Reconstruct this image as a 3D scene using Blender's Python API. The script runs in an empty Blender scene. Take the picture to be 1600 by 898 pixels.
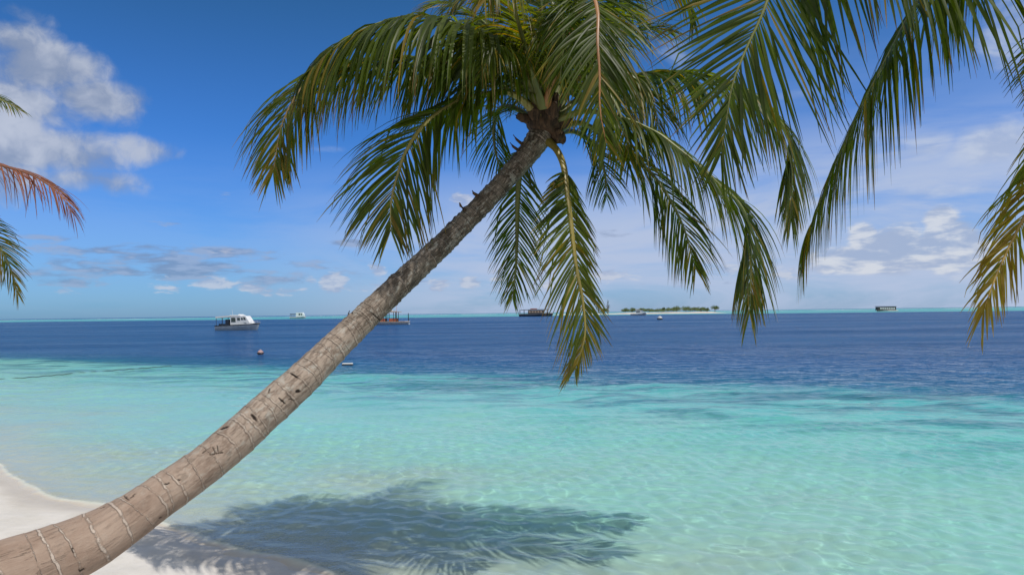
import bpy, math, random
import numpy as np
from mathutils import Vector, Matrix

rng = random.Random(7)
nr = np.random.RandomState(11)
R = math.radians
sc = bpy.context.scene
col = sc.collection

# ------------------------------------------------------------------ camera
K = 1.43                       # metres per design unit
EYE = 1.75 * K
FPX = 1067.0                   # focal length in pixels of a 1600 px wide frame
cam_d = bpy.data.cameras.new('camera')
cam = bpy.data.objects.new('camera', cam_d)
col.objects.link(cam)
cam_d.sensor_fit = 'HORIZONTAL'
cam_d.sensor_width = 36.0
cam_d.lens = 36.0 * FPX / 1600.0
cam_d.clip_start = 0.05
cam_d.clip_end = 60000
ROT = (Matrix.Rotation(R(90 + 2.12), 3, 'X') @ Matrix.Rotation(R(-0.716), 3, 'Z'))
cam.matrix_world = Matrix.Translation((0, 0, EYE)) @ ROT.to_4x4()
sc.camera = cam
ROTN = np.array(ROT)
CAM = np.array((0.0, 0.0, EYE))


def ray(px, py):
    return ROTN @ np.array(((px - 800) / FPX, -(py - 449) / FPX, -1.0))


def P(px, py, dep):
    return CAM + ray(px, py) * dep * K


def sea_at(px, py, z=0.0):
    d = ray(px, py)
    return CAM + d * ((z - EYE) / d[2])


def project(v):
    c = (v - CAM) @ ROTN
    return 800 + FPX * c[:, 0] / -c[:, 2], 449 - FPX * c[:, 1] / -c[:, 2]


def sm(a, b, x):
    t = np.clip((np.asarray(x, float) - a) / (b - a), 0, 1)
    return t * t * (3 - 2 * t)


# ------------------------------------------------------------------ helpers
def tag(o, label=None, cat=None, group=None, kind=None):
    if label: o['label'] = label
    if cat: o['category'] = cat
    if group: o['group'] = group
    if kind: o['kind'] = kind
    return o


def empty(name, loc, label, cat, group=None, rz=0.0):
    o = bpy.data.objects.new(name, None)
    col.objects.link(o)
    o.empty_display_size = 0.2
    o.location = Vector(loc)
    o.rotation_euler.z = rz
    return tag(o, label, cat, group)


def link_mesh(name, me, mats, parent=None, smooth=True):
    o = bpy.data.objects.new(name, me)
    col.objects.link(o)
    for m in (mats if isinstance(mats, (list, tuple)) else [mats]):
        me.materials.append(m)
    if parent is not None:
        o.parent = parent
    if smooth:
        me.shade_smooth()
    return o


def np_mesh(name, V, Q, mats, parent=None, origin=None, smooth=True, fattr=None, vattr=None, cattr=None):
    """mesh from numpy verts and quads"""
    V = np.asarray(V, float)
    if origin is not None:
        V = V - np.asarray(origin)
    Q = np.asarray(Q, np.int32)
    me = bpy.data.meshes.new(name)
    me.vertices.add(len(V))
    me.vertices.foreach_set('co', V.astype(np.float32).ravel())
    k = Q.shape[1]
    me.loops.add(Q.size)
    me.loops.foreach_set('vertex_index', Q.ravel())
    me.polygons.add(len(Q))
    me.polygons.foreach_set('loop_start', np.arange(0, Q.size, k, dtype=np.int32))
    me.update(calc_edges=True)
    for n, a in (fattr or {}).items():
        t = me.attributes.new(n, 'FLOAT', 'POINT')
        t.data.foreach_set('value', np.asarray(a, np.float32).ravel())
    for n, a in (vattr or {}).items():
        t = me.attributes.new(n, 'FLOAT_VECTOR', 'POINT')
        t.data.foreach_set('vector', np.asarray(a, np.float32).ravel())
    for n, a in (cattr or {}).items():
        t = me.attributes.new(n, 'FLOAT_COLOR', 'POINT')
        t.data.foreach_set('color', np.asarray(a, np.float32).ravel())
    return link_mesh(name, me, mats, parent, smooth)


def py_mesh(name, V, F, mats, parent=None, origin=(0, 0, 0), smooth=False, mi=None):
    me = bpy.data.meshes.new(name)
    o = Vector(origin)
    me.from_pydata([tuple(Vector(v) - o) for v in V], [], F)
    if mi: me.polygons.foreach_set('material_index', mi)
    me.update()
    return link_mesh(name, me, mats, parent, smooth)


class MB:
    """collects simple solids into one mesh (local coordinates of its thing)"""
    def __init__(s): s.v, s.f = [], []

    def add(s, V, F):
        n = len(s.v)
        s.v += [tuple(p) for p in V]
        s.f += [tuple(i + n for i in f) for f in F]
        return s

    def box(s, x0, x1, y0, y1, z0, z1, tx=0.0, ty=0.0, shx=0.0):
        V = [(x, y, z0) for x, y in ((x0, y0), (x1, y0), (x1, y1), (x0, y1))]
        V += [(x + shx, y, z1) for x, y in ((x0 + tx, y0 + ty), (x1 - tx, y0 + ty), (x1 - tx, y1 - ty), (x0 + tx, y1 - ty))]
        return s.add(V, [(3, 2, 1, 0), (4, 5, 6, 7), (0, 1, 5, 4), (1, 2, 6, 5), (2, 3, 7, 6), (3, 0, 4, 7)])

    def prism(s, prof, y0, y1):
        n = len(prof)
        V = [(x, y0, z) for x, z in prof] + [(x, y1, z) for x, z in prof]
        F = [tuple(range(n)), tuple(range(2 * n - 1, n - 1, -1))]
        F += [(i + n, (i + 1) % n + n, (i + 1) % n, i) for i in range(n)]
        return s.add(V, F)

    def tube(s, pts, r0, r1=None, n=6):
        r1 = r0 if r1 is None else r1
        V, F = [], []
        m = len(pts)
        for i, p in enumerate(pts):
            a, b = pts[max(0, i - 1)], pts[min(m - 1, i + 1)]
            t = (Vector(b) - Vector(a)).normalized()
            u = t.orthogonal().normalized(); w = t.cross(u)
            r = r0 + (r1 - r0) * i / max(1, m - 1)
            V += [tuple(Vector(p) + (u * math.cos(q) + w * math.sin(q)) * r) for q in (2 * math.pi * k / n for k in range(n))]
        for i in range(m - 1):
            F += [(i * n + k, i * n + (k + 1) % n, (i + 1) * n + (k + 1) % n, (i + 1) * n + k) for k in range(n)]
        F += [tuple(range(n - 1, -1, -1)), tuple(range((m - 1) * n, m * n))]
        return s.add(V, F)

    def build(s, name, mat, parent=None, smooth=False):
        return py_mesh(name, s.v, s.f, mat, parent, smooth=smooth)


# ------------------------------------------------------------------ materials
def newmat(name):
    m = bpy.data.materials.new(name)
    m.use_nodes = True
    nt = m.node_tree
    nt.nodes.clear()
    return m, nt


class NT:
    def __init__(s, nt): s.nt = nt
    def n(s, typ, ins=None, **kw):
        nd = s.nt.nodes.new(typ)
        for k, v in kw.items(): setattr(nd, k, v)
        for k, v in (ins or {}).items():
            if hasattr(v, 'is_output'): s.nt.links.new(v, nd.inputs[k])
            else: nd.inputs[k].default_value = v
        return nd
    def math(s, op, a, b=None, c=None, clamp=False):
        nd = s.nt.nodes.new('ShaderNodeMath'); nd.operation = op; nd.use_clamp = clamp
        for i, v in enumerate((a, b, c)):
            if v is None: continue
            if hasattr(v, 'is_output'): s.nt.links.new(v, nd.inputs[i])
            else: nd.inputs[i].default_value = v
        return nd.outputs[0]
    def mix(s, f, a, b, typ='MIX'):
        nd = s.nt.nodes.new('ShaderNodeMix'); nd.data_type = 'RGBA'; nd.blend_type = typ
        for i, v in ((0, f), (6, a), (7, b)):
            if hasattr(v, 'is_output'): s.nt.links.new(v, nd.inputs[i])
            else: nd.inputs[i].default_value = v if i == 0 else (tuple(v) + (1,))[:4]
        return nd.outputs[2]
    def ss(s, x, a, b, lo=0.0, hi=1.0):
        nd = s.nt.nodes.new('ShaderNodeMapRange'); nd.interpolation_type = 'SMOOTHSTEP'
        for i, v in enumerate((x, a, b, lo, hi)):
            if hasattr(v, 'is_output'): s.nt.links.new(v, nd.inputs[i])
            else: nd.inputs[i].default_value = v
        return nd.outputs[0]
    def noise(s, vec, scale, detail=3, rough=0.5, dist=0.0):
        return s.n('ShaderNodeTexNoise', {'Vector': vec, 'Scale': scale, 'Detail': detail, 'Roughness': rough, 'Distortion': dist}).outputs[0]
    def mapping(s, vec, scale=(1, 1, 1), rot=(0, 0, 0), loc=(0, 0, 0)):
        return s.n('ShaderNodeMapping', {'Vector': vec, 'Scale': scale, 'Rotation': rot, 'Location': loc}).outputs[0]
    def attr(s, name, out='Fac'):
        return s.n('ShaderNodeAttribute', attribute_name=name).outputs[out]
    def out(s, shader):
        s.n('ShaderNodeOutputMaterial', {'Surface': shader})


def plain(name, c, rough=0.5, metallic=0.0, var=0.12, scale=3.0):
    m, nt = newmat(name); g = NT(nt)
    p = g.n('ShaderNodeTexCoord').outputs['Object']
    nz = g.noise(p, scale, 5, 0.6)
    c1 = tuple(x * (1 - var) for x in c); c2 = tuple(min(1, x * (1 + var)) for x in c)
    cc = g.mix(g.ss(nz, 0.35, 0.65), c1, c2)
    b = g.n('ShaderNodeBsdfPrincipled', {'Base Color': cc, 'Roughness': rough, 'Metallic': metallic})
    g.out(b.outputs[0])
    return m


def leaf_material():
    m, nt = newmat('palm_leaf'); g = NT(nt)
    a = g.attr('pigment', 'Color')
    nz = g.noise(g.n('ShaderNodeTexCoord').outputs['Object'], 9.0, 3)
    c = g.mix(1.0, a, g.mix(nz, (0.72, 0.72, 0.72), (1.25, 1.25, 1.25)), 'MULTIPLY')
    hs = g.n('ShaderNodeHueSaturation', {'Hue': 0.488, 'Saturation': 1.15, 'Value': 2.5, 'Color': c}).outputs[0]
    b = g.n('ShaderNodeBsdfPrincipled', {'Base Color': c, 'Roughness': 0.42, 'Specular IOR Level': 0.28})
    t = g.n('ShaderNodeBsdfTranslucent', {'Color': hs})
    g.out(g.n('ShaderNodeMixShader', {0: 0.48, 1: b.outputs[0], 2: t.outputs[0]}).outputs[0])
    return m


def rib_material():
    m, nt = newmat('palm_midrib'); g = NT(nt)
    a = g.attr('pigment', 'Color')
    b = g.n('ShaderNodeBsdfPrincipled', {'Base Color': a, 'Roughness': 0.45})
    g.out(b.outputs[0])
    return m


def trunk_material():
    m, nt = newmat('palm_bark'); g = NT(nt)
    v = g.attr('bark', 'Vector')
    scar = g.attr('scar'); notch = g.attr('notch'); age = g.attr('age')       # age 0 base .. 1 crown
    big = g.noise(g.mapping(v, (5, 5, 3)), 1.0, 5, 0.6)
    fine = g.noise(g.mapping(v, (34, 34, 12)), 1.0, 8, 0.75)
    base = g.mix(g.ss(big, 0.3, 0.7), (0.265, 0.186, 0.140), (0.375, 0.282, 0.220))
    grey = g.mix(g.ss(fine, 0.40, 0.56), (0.13, 0.105, 0.082), (0.40, 0.345, 0.285))
    dark = g.mix(g.ss(big, 0.42, 0.58), (0.062, 0.050, 0.038), (0.165, 0.140, 0.112))
    dark = g.mix(g.ss(fine, 0.52, 0.64), dark, (0.30, 0.265, 0.225))
    c = g.mix(g.math('MULTIPLY', g.ss(age, 0.33, 0.52), 0.6), base, grey)
    c = g.mix(g.ss(age, 0.56, 0.72), c, dark)  # dark upper bark, with the shade under the crown put into its colour
    c = g.mix(g.math('MULTIPLY', g.ss(fine, 0.45, 0.62), 0.30), c, (0.40, 0.31, 0.245))
    # long fissures running up the stem, strongest near the foot
    fis = g.noise(g.mapping(v, (46, 46, 3.2)), 1.0, 4, 0.65)
    gate = g.noise(g.mapping(v, (3.4, 3.4, 5.0), loc=(3, 1, 2)), 1.0, 3, 0.6)
    fm = g.math('MULTIPLY', g.ss(fis, 0.555, 0.585), g.ss(gate, 0.42, 0.56))
    fm = g.math('MULTIPLY', fm, g.ss(age, 0.08, 0.36, 1.0, 0.12))
    c = g.mix(g.math('MULTIPLY', fm, 0.85), c, (0.022, 0.015, 0.011))
    lich = g.ss(g.noise(g.mapping(v, (13, 13, 9), loc=(7, 7, 1)), 1.0, 9, 0.75), 0.53, 0.60)
    c = g.mix(g.math('MULTIPLY', lich, g.ss(age, 0.3, 0.55, 0.05, 0.55)), c, (0.46, 0.45, 0.40))
    blot = g.ss(g.noise(g.mapping(v, (10, 10, 6), loc=(1, 9, 4)), 1.0, 9, 0.78), 0.55, 0.61)
    c = g.mix(g.math('MULTIPLY', blot, g.ss(age, 0.2, 0.5, 0.15, 0.5)), c, (0.10, 0.08, 0.062))
    sn = g.ss(g.noise(g.mapping(v, (30, 30, 30)), 1.0, 4), 0.3, 0.6)
    sn2 = g.noise(g.mapping(v, (70, 70, 60)), 1.0, 5, 0.7)
    scm = g.ss(g.math('ADD', scar, g.math('ADD', g.math('MULTIPLY', g.math('SUBTRACT', sn, 0.6), 0.5), g.math('MULTIPLY', g.math('SUBTRACT', sn2, 0.5), 0.9))), 0.30, 0.75)
    c = g.mix(g.math('MULTIPLY', scm, g.math('MULTIPLY', g.ss(age, 0.28, 0.46, 0.80, 0.32), g.ss(age, 0.5, 0.62, 1.0, 0.5))), c, (0.53, 0.45, 0.38))
    edge = g.math('MULTIPLY', g.ss(scar, 0.06, 0.22), g.ss(scar, 0.5, 0.25))
    c = g.mix(g.math('MULTIPLY', edge, g.ss(age, 0.3, 0.6, 0.18, 0.5)), c, (0.075, 0.055, 0.04))
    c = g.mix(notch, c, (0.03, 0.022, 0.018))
    h = g.math('ADD', g.math('MULTIPLY', fine, 0.4), g.math('MULTIPLY', fm, -0.9))
    h = g.math('ADD', g.math('ADD', h, g.math('MULTIPLY', fis, 0.35)), g.math('MULTIPLY', scm, 0.35))
    bp = g.n('ShaderNodeBump', {'Strength': 1.0, 'Distance': 0.018, 'Height': h})
    b = g.n('ShaderNodeBsdfPrincipled', {'Base Color': c, 'Roughness': 0.85, 'Specular IOR Level': 0.2, 'Normal': bp.outputs[0]})
    g.out(b.outputs[0])
    return m


def fibre_material():
    m, nt = newmat('palm_fibre'); g = NT(nt)
    p = g.n('ShaderNodeTexCoord').outputs['Object']
    f = g.noise(g.mapping(p, (40, 40, 6)), 1.0, 5, 0.65)
    b_ = g.noise(p, 6.0, 3)
    c = g.mix(g.ss(f, 0.35, 0.65), (0.025, 0.017, 0.011), (0.11, 0.065, 0.038))
    c = g.mix(g.ss(b_, 0.45, 0.7), c, (0.085, 0.048, 0.027))
    bp = g.n('ShaderNodeBump', {'Strength': 0.9, 'Distance': 0.01, 'Height': f})
    b = g.n('ShaderNodeBsdfPrincipled', {'Base Color': c, 'Roughness': 0.9, 'Normal': bp.outputs[0]})
    g.out(b.outputs[0])
    return m


def sand_material():
    m, nt = newmat('coral_sand'); g = NT(nt)
    p = g.n('ShaderNodeNewGeometry').outputs['Position']
    wet = g.attr('wet'); dep = g.attr('depth'); off = g.attr('offshore')
    grain = g.noise(p, 260.0, 2, 0.6)
    mid = g.noise(p, 2.2, 5, 0.6)
    c = g.mix(g.ss(mid, 0.3, 0.7), (0.74, 0.71, 0.65), (0.85, 0.82, 0.77))
    c = g.mix(g.math('MULTIPLY', g.ss(grain, 0.58, 0.7), 0.35), c, (0.40, 0.34, 0.29))
    c = g.mix(g.ss(off, -0.02, 0.02), g.mix(1.0, c, (0.78, 0.76, 0.74), 'MULTIPLY'), c)
    c = g.mix(g.math('MULTIPLY', wet, 0.55), c, (0.45, 0.38, 0.29))
    # weed and rubble on the bed
    w1 = g.noise(g.mapping(p, (0.16, 0.60, 1), rot=(0, 0, R(-28))), 1.0, 7, 0.66, 0.8)
    w2 = g.noise(g.mapping(p, (0.9, 1.6, 1), rot=(0, 0, R(-28)), loc=(4, 8, 0)), 1.0, 5, 0.65, 0.4)
    weed = g.math('MULTIPLY', g.ss(w1, 0.48, 0.62), g.ss(off, 0.40, 0.78))
    c = g.mix(g.math('MULTIPLY', weed, 0.8), c, (0.11, 0.13, 0.14))
    rub = g.math('MULTIPLY', g.ss(w2, 0.56, 0.72), g.math('MULTIPLY', g.ss(off, 0.03, 0.08), g.ss(off, 0.22, 0.5, 1.0, 0.5)))
    c = g.mix(g.math('MULTIPLY', rub, 0.45), c, (0.30, 0.31, 0.19))
    c = g.mix(g.ss(dep, 2.0, 5.0), c, (0.02, 0.06, 0.13))
    hh = g.math('ADD', g.math('MULTIPLY', grain, 0.12), g.math('ADD', g.noise(p, 9.0, 5, 0.6), g.math('MULTIPLY', mid, 0.6)))
    bp = g.n('ShaderNodeBump', {'Strength': 0.5, 'Distance': 0.03, 'Height': hh})
    b = g.n('ShaderNodeBsdfPrincipled', {'Base Color': c, 'Roughness': g.ss(wet, 0, 1, 0.92, 0.45), 'Specular IOR Level': 0.25, 'Normal': bp.outputs[0]})
    g.out(b.outputs[0])
    return m


def sea_material():
    m, nt = newmat('sea_water'); g = NT(nt)
    geo = g.n('ShaderNodeNewGeometry')
    p = geo.outputs['Position']
    dep = g.attr('depth'); off = g.attr('offshore'); reef = g.attr('reef'); dist = g.attr('dist'); foam = g.attr('foam')
    # ripples finer than the mesh, wider with distance
    r1 = g.noise(g.mapping(p, (1.0, 1.7, 1), rot=(0, 0, R(-20))), 5.0, 3, 0.6, 0.3)
    r2 = g.noise(g.mapping(p, (0.35, 0.8, 1), rot=(0, 0, R(-12))), 1.0, 5, 0.62, 0.4)
    r3 = g.noise(g.mapping(p, (0.05, 0.16, 1), rot=(0, 0, R(-8))), 1.0, 5, 0.6, 0.3)
    near = g.n('ShaderNodeBump', {'Strength': 0.5, 'Distance': 0.02, 'Height': r1})
    r4 = g.noise(g.mapping(p, (0.9, 2.2, 1), rot=(0, 0, R(-16))), 1.0, 3, 0.6, 0.3)
    hfar = g.math('ADD', g.math('ADD', g.math('MULTIPLY', r2, 0.75), g.math('MULTIPLY', r4, 0.25)), g.math('MULTIPLY', r3, 2.0))
    far = g.n('ShaderNodeBump', {'Strength': g.ss(dist, 12.0, 45.0, 0.0, 1.0), 'Distance': 0.9, 'Height': hfar, 'Normal': near.outputs[0]})
    nrm = far.outputs[0]
    # what the water body lets through, per metre of depth
    def ch(k): return g.math('POWER', k, dep)
    tint = g.n('ShaderNodeCombineColor', {0: ch(0.54), 1: ch(0.985), 2: ch(0.93)}).outputs[0]
    refr = g.n('ShaderNodeBsdfRefraction', {'Color': tint, 'Roughness': 0.0, 'IOR': 1.33})
    # light scattered back by deep water and by the far reef flats
    e = g.noise(g.mapping(p, (0.25, 0.6, 1), rot=(0, 0, R(-28))), 1.0, 5, 0.6, 0.5)
    deep = g.ss(g.math('ADD', off, g.math('MULTIPLY', g.math('SUBTRACT', e, 0.5), 0.42)), 0.88, 1.08)
    pat = g.noise(g.mapping(p, (0.012, 0.05, 1)), 1.0, 4, 0.6)
    blue = g.mix(g.ss(pat, 0.35, 0.65), (0.012, 0.064, 0.180), (0.019, 0.085, 0.215))
    blue = g.mix(g.ss(off, 0.95, 1.5), (0.012, 0.100, 0.190), blue)
    flat = g.mix(g.ss(g.noise(g.mapping(p, (0.002, 0.012, 1)), 1.0, 4, 0.6), 0.4, 0.62), (0.05, 0.30, 0.32), (0.13, 0.42, 0.42))
    body = g.mix(reef, blue, flat)
    surf = g.ss(g.noise(g.mapping(p, (0.010, 0.006, 1)), 1.0, 4, 0.6), 0.56, 0.62)
    body = g.mix(g.math('MULTIPLY', surf, g.attr('surf')), body, (0.75, 0.78, 0.78))
    diff = g.n('ShaderNodeBsdfDiffuse', {'Color': body, 'Normal': nrm})
    lag = g.mix(g.ss(dep, 0.0, 0.75), (0.76, 0.82, 0.68), (0.42, 0.81, 0.71))
    lag = g.mix(g.ss(dep, 0.06, 0.0), lag, (0.56, 0.49, 0.39))
    lag = g.mix(g.ss(dep, 0.6, 1.7), lag, (0.14, 0.64, 0.62))
    wd1 = g.noise(g.mapping(p, (0.16, 0.60, 1), rot=(0, 0, R(-28))), 1.0, 7, 0.66, 0.8)
    lag = g.mix(g.math('MULTIPLY', g.ss(wd1, 0.46, 0.57), g.ss(off, 0.36, 0.82, 0.0, 0.92)), lag, (0.062, 0.215, 0.28))
    milk = g.n('ShaderNodeBsdfDiffuse', {'Color': lag, 'Normal': nrm})
    clear = g.n('ShaderNodeMixShader', {0: g.math('MAXIMUM', g.ss(dep, 0.05, 1.0, 0.32, 0.54), g.ss(dep, 0.015, 0.075, 1.0, 0.0)), 1: refr.outputs[0], 2: milk.outputs[0]}).outputs[0]
    under = g.n('ShaderNodeMixShader', {0: deep, 1: clear, 2: diff.outputs[0]}).outputs[0]
    gl = g.n('ShaderNodeBsdfGlossy', {'Color': (1, 1, 1, 1), 'Roughness': g.ss(dist, 8, 80, 0.04, 0.13), 'Normal': nrm})
    fr = g.n('ShaderNodeFresnel', {'IOR': 1.33, 'Normal': nrm}).outputs[0]
    fr = g.math('MULTIPLY', g.math('MINIMUM', fr, g.ss(dist, 10, 60, 0.9, 0.38)), g.ss(dist, 14, 40, 0.72, 1.0))
    slick = g.math('ADD', g.noise(g.mapping(p, (0.004, 0.03, 1)), 1.0, 5, 0.65, 0.4), g.math('MULTIPLY', g.noise(g.mapping(p, (0.025, 0.14, 1), rot=(0, 0, R(-6))), 1.0, 5, 0.65, 0.4), 0.8))
    fr = g.math('MULTIPLY', fr, g.math('ADD', 1.0, g.math('MULTIPLY', g.ss(slick, 0.62, 1.15, -0.55, 0.55), g.ss(dist, 18, 60))))
    s = g.n('ShaderNodeMixShader', {0: fr, 1: under, 2: gl.outputs[0]}).outputs[0]
    fo = g.n('ShaderNodeBsdfDiffuse', {'Color': (0.72, 0.71, 0.66, 1)})
    fn = g.ss(g.noise(p, 22.0, 5, 0.7, 0.5), 0.46, 0.62)
    s = g.n('ShaderNodeMixShader', {0: g.math('MULTIPLY', foam, g.math('MULTIPLY', fn, 0.6)), 1: s, 2: fo.outputs[0]}).outputs[0]
    g.out(s)
    return m


M = dict(leaf=leaf_material(), rib=rib_material(), bark=trunk_material(), fibre=fibre_material(),
         sand=sand_material(), sea=sea_material(),
         white=plain('white_gelcoat', (0.80, 0.80, 0.78), 0.3, var=0.05),
         hullgrey=plain('grey_blue_hull', (0.33, 0.38, 0.42), 0.35),
         navy=plain('dark_stripe', (0.02, 0.03, 0.05), 0.4),
         glass=plain('tinted_glass', (0.03, 0.06, 0.06), 0.08),
         wood=plain('varnished_wood', (0.42, 0.105, 0.045), 0.45, var=0.3),
         darkwood=plain('weathered_dark_wood', (0.05, 0.042, 0.038), 0.7, var=0.3),
         tan=plain('tan_canvas', (0.48, 0.36, 0.26), 0.8),
         steel=plain('steel', (0.5, 0.5, 0.5), 0.35, 0.8),
         pink=plain('faded_pink_float', (0.42, 0.27, 0.26), 0.5, var=0.25, scale=8),
         grey=plain('grey_float', (0.50, 0.52, 0.54), 0.5),
         black=plain('black_rubber', (0.015, 0.015, 0.016), 0.6),
         rope=plain('dark_rope', (0.035, 0.05, 0.055), 0.8),
         bush=plain('island_leaves', (0.13, 0.18, 0.055), 0.6, var=0.5, scale=0.5),
         needle=plain('casuarina_needles', (0.06, 0.075, 0.045), 0.7, var=0.4, scale=0.6),
         islesand=plain('sandbank_sand', (0.60, 0.52, 0.45), 0.9, scale=0.1),
         stem=plain('grey_stem', (0.16, 0.13, 0.10), 0.9))

# ------------------------------------------------------------------ shore layout (design units)
def shore_s(x, y):            # metres offshore of the water line, negative on land
    w = 0.10 * np.sin(1.1 * x + 0.6) + 0.05 * np.sin(2.7 * x + 1.9) + 0.03 * np.sin(5.3 * x)
    xs = np.clip(x, -40, 12)
    return (y - (3.55 - 0.74 * xs + 0.006 * np.minimum(xs + 4, 0) ** 2)) / 1.244 + w


def shore_t(x, y):            # 0 at the shore, 1 at the drop-off
    dd = np.maximum(15.4 + 0.22 * x, 7.0)
    return (y - (3.55 - 0.74 * np.clip(x, -40, 12))) / dd


def waves(x, y, seed, comps):
    r = np.random.RandomState(seed)
    z = np.zeros_like(x)
    for lam, amp, n, spread, main in comps:
        for _ in range(n):
            a = main + r.uniform(-spread, spread)
            l = lam * r.uniform(0.75, 1.35)
            k = 2 * math.pi / l
            ph = r.uniform(0, 6.28)
            z += amp * r.uniform(0.6, 1.3) * np.sin(k * (x * math.cos(a) + y * math.sin(a)) + ph) / math.sqrt(n)
    return z


def bed_z(x, y):
    s = shore_s(x, y); t = shore_t(x, y)
    land = 0.085 * np.maximum(-s, 0) - 0.012 * np.clip(-s - 2.5, 0, 6) 
    land = np.minimum(land, 1.1)
    d = 0.055 * sm(0, 0.22, s) + 0.30 * (1 - np.exp(-np.maximum(s, 0) / 2.2)) + 0.060 * np.maximum(s, 0)
    d = np.minimum(d, 1.25)
    d = d + 4.0 * sm(0.97, 1.35, t)
    und = waves(x, y, 5, [(3.0, 0.05, 5, 3.14, 0), (1.1, 0.022, 6, 3.14, 0)]) * sm(0.2, 2.0, np.abs(s))
    rip = waves(x, y, 6, [(0.5, 0.006, 6, 3.14, 0)])
    return np.where(s > 0, -d, land) + und * np.where(s > 0, 1.2, 0.45) + rip


def polar_grid(rad, ang):
    A, Rr = np.meshgrid(ang, rad)
    x = Rr * np.sin(A); y = Rr * np.cos(A)
    na, nn = len(ang), len(rad)
    i = (np.arange(nn - 1)[:, None] * na + np.arange(na - 1)[None, :]).ravel()
    Q = np.stack([i, i + na, i + na + 1, i + 1], 1)[:, ::-1]
    return x.ravel(), y.ravel(), Q


def log_space(a, b, n): return np.exp(np.linspace(math.log(a), math.log(b), n))


def wide_angles(half, n, back):
    fine = np.linspace(-half, half, n)
    side = np.linspace(half, back, 40)[1:]
    return np.concatenate([-side[::-1], fine, side])


def ground():
    x, y, Q = polar_grid(np.concatenate([[0.02], log_space(0.4, 3.0, 30)[:-1], log_space(3.0, 30, 420), log_space(31, 25000, 60)]),
                         wide_angles(R(48), 420, math.pi))
    z = bed_z(x, y)
    s = shore_s(x, y); t = shore_t(x, y)
    wet = sm(-0.42, -0.08, s + 0.05 * np.sin(9 * x) * np.sin(7 * y))
    return np_mesh('seabed_and_beach', np.stack([x, y, z], 1) * K, Q, M['sand'],
                   fattr={'wet': wet, 'depth': np.maximum(-z * K, 0), 'offshore': t})


def sea():
    rad = np.concatenate([log_space(2.2, 14, 760)[:-1], log_space(14, 28, 150)[:-1], log_space(28, 22000, 270)])
    x, y, Q = polar_grid(rad, wide_angles(R(42), 860, R(125)))
    s = shore_s(x, y); t = shore_t(x, y)
    r = np.hypot(x, y)
    w = waves(x, y, 21, [(2.6, 0.016, 6, 0.5, -2.2), (1.0, 0.0085, 8, 0.8, -2.0), (0.45, 0.0046, 12, 3.14, -2.0)])
    w2 = waves(x, y, 22, [(0.22, 0.0068, 16, 3.14, 0)])
    w = w + w2 * sm(15, 9, r)
    cal = 0.35 + 0.65 * sm(0.1, 1.5, s)
    z = w * cal * sm(60, 20, r)
    # the little swash bore that laps at the beach
    z += 0.016 * np.exp(-((s - 0.10) / 0.12) ** 2) * sm(14, 8, r)
    z -= 0.03 * sm(0.0, -0.5, s)
    bz = bed_z(x, y)
    dep = np.clip(z - bz, 0, 6) * K
    near = 320 - 60 * (x / 230.0).clip(-1.2, 1.2) * 0.8
    near = near + 10 * np.sin(x / 60.0)
    reef = sm(0.0, 14.0, y - near) * (1 - sm(900, 1300, y) * sm(0, -700, x) * 0.9) * (1 - 0.75 * sm(1500, 2600, y))
    surf = sm(600, 800, y) * sm(2600, 1500, y)
    foam = 0.35 * np.exp(-((s - 0.04) / 0.05) ** 2) * sm(16, 9, r) + 0.10 * np.exp(-((s - 0.35) / 0.3) ** 2)
    o = np_mesh('sea', np.stack([x, y, z], 1) * K, Q, M['sea'],
                fattr={'depth': dep, 'offshore': t, 'reef': reef, 'dist': r * K, 'surf': surf, 'foam': np.clip(foam, 0, 1)})
    return o


g_ob = tag(ground(), 'pale coral sand beach running down under the clear water', None, None, 'structure')
g_ob.name = 'beach'
s_ob = tag(sea(), 'clear turquoise lagoon turning deep blue towards the horizon', None, None, 'structure')
CAUSTICS = True
if CAUSTICS:
    g_ob.cycles.is_caustics_receiver = True
    s_ob.cycles.is_caustics_caster = True

# ------------------------------------------------------------------ palms
def catmull(pts, n):
    pts = np.asarray(pts, float)
    d = np.concatenate([[0], np.cumsum(np.linalg.norm(np.diff(pts[:, :3], axis=0), axis=1) ** 0.75)])
    out = []
    ts = np.linspace(0, d[-1], n)
    k = len(pts)
    tang = np.zeros_like(pts)
    for i in range(k):
        a, b = max(0, i - 1), min(k - 1, i + 1)
        tang[i] = (pts[b] - pts[a]) / (d[b] - d[a])
    for t in ts:
        i = min(k - 2, max(0, int(np.searchsorted(d, t, 'right') - 1)))
        h = d[i + 1] - d[i]; u = (t - d[i]) / h
        h00 = 2 * u**3 - 3 * u**2 + 1; h10 = u**3 - 2 * u**2 + u; h01 = -2 * u**3 + 3 * u**2; h11 = u**3 - u**2
        out.append(h00 * pts[i] + h10 * h * tang[i] + h01 * pts[i + 1] + h11 * h * tang[i + 1])
    return np.array(out)


def unit(v):
    n = np.linalg.norm(v)
    return v / n if n > 1e-9 else v


def resample(line, n):
    d = np.concatenate([[0], np.cumsum(np.linalg.norm(np.diff(line, axis=0), axis=1))])
    t = np.linspace(0, d[-1], n)
    return np.stack([np.interp(t, d, line[:, k]) for k in range(3)], 1), d[-1]


GREEN_A = np.array((0.026, 0.046, 0.007)); GREEN_B = np.array((0.090, 0.120, 0.016))
OLIVE = np.array((0.115, 0.125, 0.018)); YEL = np.array((0.34, 0.21, 0.035)); BROWN = np.array((0.15, 0.075, 0.03))
DEAD = np.array((0.20, 0.085, 0.045))
DOWN = np.array((0, 0, -1.0))
CAMY = np.array((0, -1.0, 0.15))


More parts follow.
